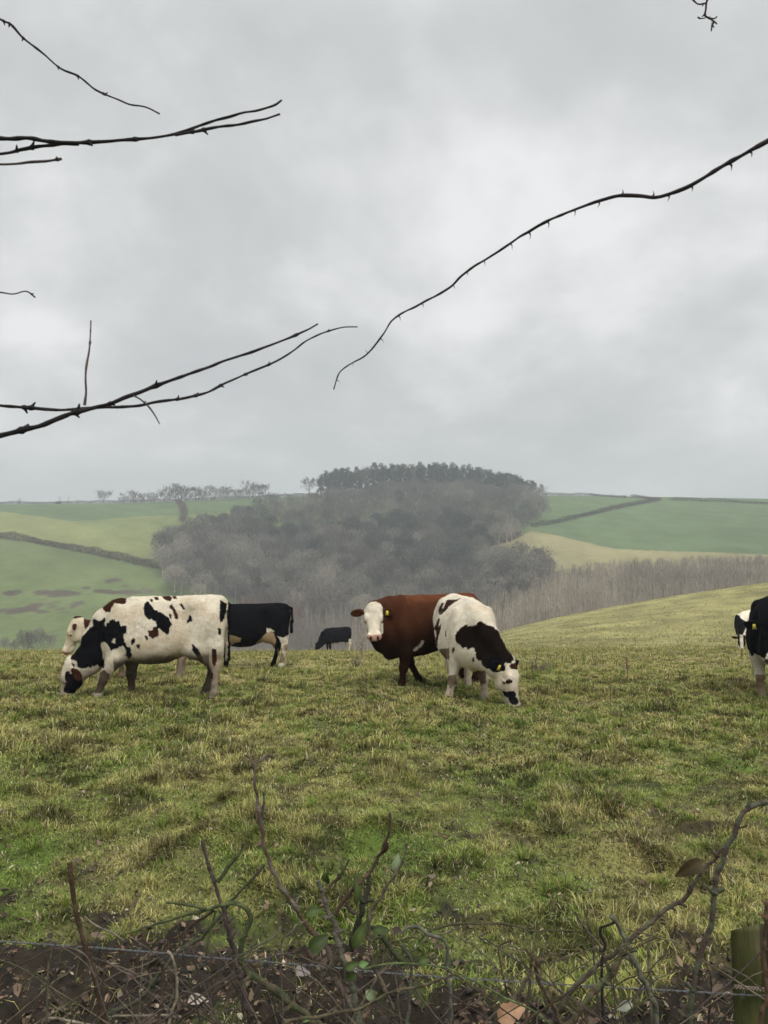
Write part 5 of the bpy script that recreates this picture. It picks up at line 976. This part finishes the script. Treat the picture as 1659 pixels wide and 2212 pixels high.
stem('short_stem', 'short bent grey stem inside the hooked stem', 'stem', [(868, 2040), (878, 2055), (888, 2071), (889, 2095), (888, 2119), (884, 2165), (880, 2212)], 2.2, 6, 8, (.2, .2, .15), seed=28, **G)
b, _ = stem('creeping_vine', 'thin vine running level to the right with one small leaf', 'vine', [(1256, 2012), (1200, 2010), (1150, 2011), (1125, 2003), (1086, 1996), (1045, 1995), (1004, 1996), (975, 1998), (953, 2003), (927, 2012), (905, 2035)], 2.3, 3, 4.5, (.13, .12, .06), wob=.5, seed=29)
leaf(b, 1136, 2008, 2.3, (.8, 0, -.4), (0, -.9, .4), 22, 18, DL)
b, _ = stem('green_runner', 'bright green runner sloping down to the right at bottom centre', 'vine', [(781, 2095), (810, 2087), (841, 2082), (880, 2081), (918, 2084), (945, 2088), (970, 2093), (1013, 2114), (1050, 2133), (1086, 2153), (1120, 2168), (1150, 2183), (1190, 2212)], 2.05, 3.5, 5, (.2, .26, .1), wob=.4, seed=30, **G)
leaf(b, 905, 2078, 2.04, (.9, 0, .3), (0, -.8, .5), 26, 22, ML); leaf(b, 775, 2085, 2.04, (.9, 0, .2), (0, -.8, .5), 24, 18, (.12, .2, .06)); leaf(b, 652, 2205, 2.04, (.9, 0, .35), (0, -.8, .5), 26, 14, (.14, .22, .07))
stem('low_stem', 'long brown stem lying low across the bottom centre', 'stem', [(980, 2106), (957, 2113), (935, 2123), (905, 2130), (875, 2136), (850, 2143), (828, 2153), (800, 2167), (772, 2179), (745, 2186), (720, 2190), (680, 2197), (643, 2202), (600, 2222)], 2.0, 5, 9, (.17, .14, .08), nodes=4, seed=31, **G)
b, _ = stem('arching_bramble', 'tall green bramble arching out through the right edge', 'bramble', [(1880, 1830), (1830, 1765), (1770, 1730), (1710, 1722), (1659, 1731), (1633, 1738), (1611, 1751), (1596, 1772), (1585, 1802), (1570, 1832), (1559, 1865), (1548, 1895), (1543, 1925), (1541, 1950), (1537, 1992), (1528, 2020), (1518, 2047), (1503, 2099), (1497, 2130), (1492, 2159), (1490, 2212)], 2.2, 8, 13, (.13, .14, .085), col2=(.12, .085, .07), nodes=6, thorns=6, wob=.5, seed=32, **G)
part_stem(b, 'side_twig', [(1614, 1784), (1605, 1788), (1590, 1790)], 2.2, 3, 5, BRN)
b, _ = stem('leaning_bramble', 'long bramble leaning up to the right, with a drooping brown leaf', 'bramble', [(1566, 1826), (1550, 1845), (1537, 1861), (1522, 1876), (1512, 1892), (1503, 1906), (1481, 1936), (1466, 1949), (1451, 1958), (1432, 1970), (1414, 1984), (1384, 2010), (1362, 2030), (1340, 2047), (1303, 2077), (1265, 2110), (1228, 2148), (1206, 2190), (1195, 2212)], 2.3, 6, 13, (.15, .14, .09), col2=(.1, .07, .05), nodes=9, thorns=4, seed=33, **G)
leaf(b, 1518, 1858, 2.28, (-.85, 0, -.52), (.2, -.8, .5), 78, 38, (.075, .055, .025), name='withered_leaf', fold=.2)
stem('broken_stem', 'thick grey green stem with a snapped pale top, lower right', 'stem', [(1322, 1978), (1335, 1998), (1347, 2018), (1355, 2037), (1362, 2055), (1370, 2075), (1377, 2092), (1388, 2115), (1399, 2140), (1407, 2160), (1414, 2177), (1418, 2212)], 2.2, 9, 15, (.22, .22, .16), col2=(.13, .13, .08), nodes=3, seed=34, **G)
stem('straw_stalk', 'slim straight straw coloured stem at lower right', 'stem', [(1403, 2016), (1402, 2045), (1403, 2073), (1404, 2100), (1405, 2129), (1409, 2212)], 2.35, 6, 8, (.33, .3, .19), seed=35, **G)
stem('brown_stem', 'bent brown stem with a forked stub, bottom right of centre', 'stem', [(1178, 2072), (1163, 2078), (1158, 2090), (1163, 2110), (1169, 2128), (1180, 2148), (1191, 2166), (1210, 2212)], 2.1, 7, 12, (.17, .12, .075), nodes=3, seed=36, **G)
stem('brown_stem', 'thin upright brown stem beside the forked stub, bottom right of centre', 'stem', [(1154, 2062), (1150, 2077), (1146, 2103), (1143, 2129), (1139, 2166), (1135, 2212)], 2.1, 5, 9, (.19, .14, .10), seed=37, **G)
stem('dry_twig', 'thin dry twig poking up behind the leaning bramble', 'twig', [(1243, 1971), (1254, 1990), (1265, 2006), (1282, 2028), (1299, 2050), (1310, 2085)], 2.5, 4, 6, GRY, seed=38, **G)
stem('dry_twig', 'fine dry twig just right of the one behind the leaning bramble', 'twig', [(1262, 1963), (1268, 1985), (1275, 2008), (1280, 2050)], 2.55, 3, 4, GRY, seed=39, **G)
stem('dark_twig', 'crooked black twig in front of the leaning bramble', 'twig', [(1328, 1992), (1310, 1998), (1298, 2004), (1296, 2018), (1303, 2030), (1307, 2042), (1302, 2056), (1300, 2078), (1301, 2130)], 2.2, 5, 7, (.05, .035, .035), seed=40, **G)
stem('mossy_stem', 'thick mossy stem leaning right, below the leaning bramble', 'stem', [(1356, 2036), (1345, 2060), (1332, 2084), (1315, 2107), (1295, 2129), (1280, 2148), (1265, 2166), (1247, 2188), (1228, 2212)], 2.15, 12, 13, (.15, .16, .08), col2=(.16, .11, .07), nodes=4, seed=41, **G)
stem('cut_cane', 'reddish brown cane in front of the wooden post', 'cane', [(1657, 1950), (1655, 1985), (1652, 2018), (1651, 2055), (1652, 2092), (1655, 2120), (1655, 2148), (1649, 2185), (1644, 2212)], 1.95, 8, 12, (.2, .12, .07), nodes=3, seed=42, **G)
stem('pale_twig', 'broken pale stripped twig at bottom left', 'twig', [(360, 2057), (368, 2062), (376, 2082), (381, 2110), (383, 2135), (382, 2160), (375, 2180), (365, 2212)], 2.05, 5, 8, (.45, .38, .27), nodes=2, seed=43, **G)
stem('brown_stem', 'thin upright brown stem beside the pale stripped twig', 'stem', [(350, 2080), (352, 2105), (353, 2140), (348, 2175), (343, 2212)], 2.1, 6, 10, (.14, .095, .07), nodes=3, seed=44, **G)
stem('dark_twig', 'thin dark twig slanting across the foot of the mauve grey stem', 'twig', [(515, 2105), (487, 2127), (460, 2150), (430, 2172), (400, 2195), (380, 2215)], 2.1, 4, 8, (.10, .07, .055), seed=45, **G)
stem('fallen_stick', 'pale stick lying flat at the bottom left edge', 'stick', [(90, 2210), (105, 2200), (140, 2203), (185, 2212), (230, 2222)], 2.25, 5, 6, PALE, seed=46)
stem('fallen_stick', 'pale stick lying flat below the broken stripped twig', 'stick', [(235, 2197), (280, 2194), (330, 2194), (392, 2197)], 2.3, 4, 6, PALE, seed=47)
stem('fallen_stick', 'pale stick lying on the mud at lower left', 'stick', [(183, 1980), (210, 2000), (240, 2015), (268, 2032)], 3.1, 3, 4, PALE, seed=48)
stem('fallen_stick', 'light brown stick leaning right at bottom centre', 'stick', [(765, 2212), (790, 2190), (800, 2170), (835, 2150)], 2.1, 8, 7, (.35, .25, .15), seed=49)
stem('fallen_stick', 'light brown stick rising to the thin brown stem, lower right of centre', 'stick', [(1085, 2205), (1105, 2175), (1125, 2135), (1150, 2100)], 2.3, 8, 8, (.3, .23, .15), seed=50)
# small dry twigs of the hedge bottom
fam = 'fine dead twigs along the bottom of the hedge'
rr = np.random.default_rng(404); k = 0
LOC = ['left of the red cane', 'between the red cane and the pale twig', 'around the arching green bramble', 'below the leafy shrub', 'right of the leafy shrub', 'below the looping stem', 'around the forked stub', 'below the leaning bramble', 'beside the wooden post']
for i in range(96):
    cx = rr.uniform(20, 1640); y0 = rr.uniform(2040, 2190); a = rr.uniform(-1.25, 1.25); L_ = rr.uniform(40, 170); Yd = rr.uniform(2.0, 2.55); bd = rr.normal(0, 14)
    dx = math.sin(a)*L_; dy = -abs(math.cos(a))*L_*.7
    pts = [(cx+dx, y0+dy), (cx+dx*.66+bd, y0+dy*.66), (cx+dx*.33+bd*.7, y0+dy*.33), (cx, y0+10)]
    c_ = [GRY, BRN, (.25, .2, .14), (.12, .12, .06), MAU, (.3, .25, .17)][rr.integers(6)]; w_ = rr.uniform(2.2, 5)
    where = LOC[min(8, int(cx/1659*9))]
    stem('dead_twig', 'fine dead twig in the tangle '+where, 'twig', pts, Yd, w_*.6, w_, c_, fam, seed=500+i, wob=1.6, sides=6, **G)
# ---------------------------------------------------------------- fence
def fence():
    M_POST = mat_attr('mossy_wood', rough=.9, spec=.15, nscale=22, namt=.35, bump=.6, bscale=60, stretch=(1, 1, .12)); M_WIRE = mat_attr('dull_wire', rough=.5, spec=.5)
    Y = 2.3; a = W(1591, 2002, Y); b = W(1645, 1996, Y); z0 = float(ground(a[0], Y))-.15; w_ = b[0]-a[0]; top = a[2]; n = 26; prof = [(0, .04), (w_*.9, 0), (w_+.055, .055), (.055, .10)]
    # sawn half-round post, front face flat, with rounded arrises and a sloping top
    out = []
    for i, (x, y) in enumerate(prof):
        x1, y1 = prof[(i+1) % len(prof)]
        for t in (.03, .35, .65, .97): out.append((x+(x1-x)*t, y+(y1-y)*t))
    V = []; C = []; m = 40
    for k in range(m):
        z = z0+(top-z0)*k/(m-1)
        for oi, (x, y) in enumerate(out):
            j = (vnoise(np.array([x*60]), np.array([z*9]), np.array([y*60]))[0]-.5)*.004; sl = (x*.12-y*.75) if k == m-1 else (-y*.75*max(0, (k-m+6)/6)); e = .003 if k == m-1 else 0
            V.append((a[0]+x+j, Y+y+j, z+sl)); q = vnoise(np.array([x*25]), np.array([z*8]), np.array([y*20]))[0]; g = np.array([.085, .088, .030])*(.4+.9*q) if z > z0+.05 else np.array([.06, .05, .03]); g = g*(1-sstep(.6, .8, q)*.5)+np.array([.14, .11, .07])*sstep(.6, .8, q)*.5; C.append(g*(1.15 if oi < 4 else .5))  # mossy tone, left face lifted and other faces dimmed as painted shading
    L = len(out); F = [np.array([(k*L+i, k*L+(i+1) % L, (k+1)*L+(i+1) % L, (k+1)*L+i) for k in range(m-1) for i in range(L)])]
    V.append((a[0]+w_*.6, Y+.05, top-.035)); C.append(np.array([.09, .07, .05])); c0 = len(V)-1; F.append(np.array([((m-1)*L+i, (m-1)*L+(i+1) % L, c0) for i in range(L)]))
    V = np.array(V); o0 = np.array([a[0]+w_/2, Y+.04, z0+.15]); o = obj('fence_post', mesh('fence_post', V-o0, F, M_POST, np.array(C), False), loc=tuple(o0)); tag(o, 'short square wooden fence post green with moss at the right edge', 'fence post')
    # barbed wire: two twisted strands
    px = [(-120, 2022), (0, 2033), (100, 2040), (175, 2045), (345, 2058), (415, 2065), (600, 2080), (700, 2088), (850, 2103), (1042, 2116), (1191, 2125), (1280, 2131), (1377, 2136), (1488, 2142), (1600, 2149), (1659, 2151), (1740, 2156), (2000, 2175), (2500, 2215)]
    P = np.array([W(x, y, 2.62+(2.28-2.62)*(x+120)/1860*(1 if x < 1800 else .9)) for x, y in px]); Cc = catmull(P, 26); n = len(Cc); Ls = np.concatenate([[0], np.cumsum(np.linalg.norm(np.diff(Cc, axis=0), axis=1))]); q = np.linspace(0, Ls[-1], 900); Cc = np.stack([np.interp(q, Ls, Cc[:, k]) for k in range(3)], -1)
    col = np.array([.10, .105, .11]); parts = []
    for s in (0, math.pi):
        ph = q*2*math.pi/.045+s; O = np.stack([0*ph, np.cos(ph), np.sin(ph)], -1)*.0016; parts.append((*tube(Cc+O, .0013, 5), col))
    V, F, C = merge(parts); o0 = P[2]; o = obj('barbed_wire', mesh('barbed_wire', V-o0, F, M_WIRE, C, True), loc=tuple(o0)); tag(o, 'twisted barbed wire strand crossing just above the mud', 'wire')
    for t in np.arange(.11, q[-1], .145):
        c = np.array([np.interp(t, q, Cc[:, k]) for k in range(3)]); pr = []
        th = np.linspace(0, 5.5*math.pi, 40); xx = np.linspace(-.004, .004, 40); pr.append((*tube(np.stack([xx, np.cos(th)*.0032, np.sin(th)*.0032], -1), .0011, 5), col))
        for sg in (-1, 1):
            for d in ((.4, .3, 1), (-.3, -.3, -1)): d = np.array(d)*sg; e = unit(d)*.013; pr.append((*tube(np.array([[sg*.003, 0, 0], e*.6+[sg*.003, 0, 0], e+[sg*.003, 0, 0]]), [.0011, .001, .0003], 5), col))
        V, F, C = merge(pr); obj('barb', mesh('barb', V+c-o0, F, M_WIRE, C, True), o)
    # second loop of rusty wire twisted round the post
    y1 = 2.27; a1, b1 = W(1588, 2132, y1), W(1690, 2142, y1); t = np.linspace(0, 1, 220); c = a1+(b1-a1)*t[:, None]; ph = t*2*math.pi*7; V, F = tube(c+np.stack([0*ph, np.cos(ph), np.sin(ph)], -1)*.0045, .0019, 6); V2, F2 = tube(c+np.stack([0*ph, -np.cos(ph), -np.sin(ph)], -1)*.0045, .0019, 6)
    V, F, C = merge([(V, F, np.array([.2, .15, .12])), (V2, F2, np.array([.2, .15, .12]))]); o = obj('wire_tie', mesh('wire_tie', V-a1, F, M_WIRE, C, True), loc=tuple(a1)); tag(o, 'rusty thick twisted wire wrapped across the mossy post', 'wire')
fence()
def big_leaf(label, px, py, Y, ax, nr, L_, w_, col, lob=.0, lift=.02):
    c = W(px, py, Y); s = Y/1600; V, F, C = leaf_geo(c*0, ax, nr, L_*s, w_*s, col, lob=lob, fold=.3); n = unit(nr); V2 = V-n*.0007; V = np.vstack([V, V2]); F = np.vstack([F, F[:, ::-1]+len(V2)]); C = np.vstack([C, C])
    o = obj('fallen_leaf', mesh('fallen_leaf', V, F, M_LEAF, C, True), loc=tuple(c)); tag(o, label, 'leaf')
big_leaf('large crisp tan leaf caught among stems at the bottom, right of centre', 1076, 2205, 2.15, (.95, 0, .55), (-.2, -.75, .6), 66, 42, (.42, .25, .15), .12)
big_leaf('pale grey curled leaf on the mud right of the stripped twig', 405, 2165, 2.5, (1, .2, .1), (0, -.5, .85), 42, 26, (.45, .40, .33))
big_leaf('large dark greyish leaf on the mud left of the leafy shrub', 640, 2108, 2.6, (.5, .5, .0), (0, -.5, .85), 44, 34, (.22, .19, .18))
big_leaf('yellow green leaf lying on the mud under the wire, right of centre', 1222, 2130, 2.75, (.9, .3, .0), (0, -.3, .95), 34, 26, (.36, .35, .08), .1)
big_leaf('pale leaf held on the mossy stem at lower right', 1366, 2168, 2.2, (-.9, 0, -.3), (0, -.8, .5), 34, 22, (.33, .34, .27))
# ---------------------------------------------------------------- dry stalks standing in the pasture
def stalk(label, px, py, Y, top_dx, top_dy, w_, col, branches=3, seed=0, head=0, name='dry_stalk'):
    r = np.random.default_rng(seed); X = W(px, py, Y)[0]; z = float(ground(X, Y)); base = np.array([X, Y, z-.02]); s = Y/1600; H_ = abs(top_dy)*s; tip = base+[top_dx*s, .02, H_]
    p = catmull(np.array([base, base*.6+tip*.4+[r.normal(0, .02), 0, 0], tip]), 6); parts = [(*tube(p, np.linspace(w_, w_*.4, len(p))*s/2, 5), np.array(col))]
    for k in range(branches):
        t = .35+.6*(k+.5)/branches; b = base+(tip-base)*t; d = np.array([r.normal(0, .6), r.normal(0, .6), .8]); e = b+d*H_*.22; parts.append((*tube(np.array([b, e]), [w_*s*.35, w_*s*.15], 4), np.array(col)))
        if head:
            for q in range(head): c = b+(e-b)*r.random()+r.normal(0, .008, 3); parts.append((*slivers(np.array([c]*6), r.normal(0, 1, (6, 3)), np.full(6, .022), .009, r), np.array(col)*1.15))
    V, F, C = merge(parts); o = obj(name, mesh(name, V-base, F, M_BARK, C), loc=tuple(base)); tag(o, label, 'stalk')
stalk('pale dead dock stalk standing left of the red brown cow', 776, 1434, 16, 10, 60, 4, (.3, .24, .2), 6, 1, 8)
stalk('thin dark stalk in the grass below the red brown cow\'s head', 794, 1522, 9.6, -6, 52, 2.2, (.12, .09, .07), 4, 2)
stalk('short dark twig standing below the large patched cow\'s belly', 376, 1555, 8.2, -4, 36, 3, (.06, .07, .05), 2, 3)
stalk('leaning thin dark stalk below the large patched cow\'s hind legs', 424, 1590, 7.2, 20, 88, 2.4, (.07, .07, .04), 3, 4)
stalk('fine stalk leaning left, just right of the leaning dark stalk', 478, 1538, 8.6, -28, 50, 1.8, (.13, .12, .07), 2, 5)
stalk('thin dark stalk rising over the grazing cow\'s neck at right of centre', 1118, 1420, 12.5, -20, 50, 2.4, (.05, .05, .04), 1, 6)
stalk('reddish dead dock stalk in the pasture right of centre', 1357, 1470, 11.8, -2, 52, 2.6, (.2, .11, .08), 5, 7, 6)
stalk('faint dry stalk right of the reddish dock stalk', 1438, 1478, 11.2, 2, 36, 2, (.2, .17, .12), 3, 8)
stalk('small leaning dead twig right of the faint dry stalk', 1496, 1500, 10.4, -28, 48, 2.2, (.1, .09, .07), 3, 9)
stalk('short brown stalk on the slope near the right edge', 1604, 1398+28, 19, 0, 22, 3, (.14, .1, .08), 3, 10, 5)
stalk('tiny stalk on the slope left of the pied cow', 1280, 1422, 19, 0, 20, 2.5, (.12, .1, .08), 2, 11)
def twiggy(label, px, py, Y, w_, h_, seed, name='dead_bush'):
    r = np.random.default_rng(seed); X = W(px, py, Y)[0]; base = np.array([X, Y, float(ground(X, Y))-.02]); s = Y/1600; parts = []
    for k in range(26):
        a = r.uniform(-1.2, 1.2); L_ = (h_*(.5+.6*r.random()))*s; e = base+[math.sin(a)*w_*s*.6, r.normal(0, .12), abs(math.cos(a))*L_+.04]; m = (base+e)/2+r.normal(0, .02, 3); parts.append((*tube(np.array([base+[r.normal(0, .05), 0, 0], m, e]), [.006, .004, .002], 4), np.array([.15, .12, .10])*(.6+.6*r.random())))
    V, F, C = merge(parts); o = obj(name, mesh(name, V-base, F, M_BARK, C), loc=tuple(base)); tag(o, label, 'bush')
twiggy('grey tangle of dead twigs behind the head of the cow grazing right of centre', 1160, 1425, 13.5, 60, 40, 1)
twiggy('low dead twigs at the foot of the pale dock stalk', 770, 1440, 15.6, 24, 22, 2)
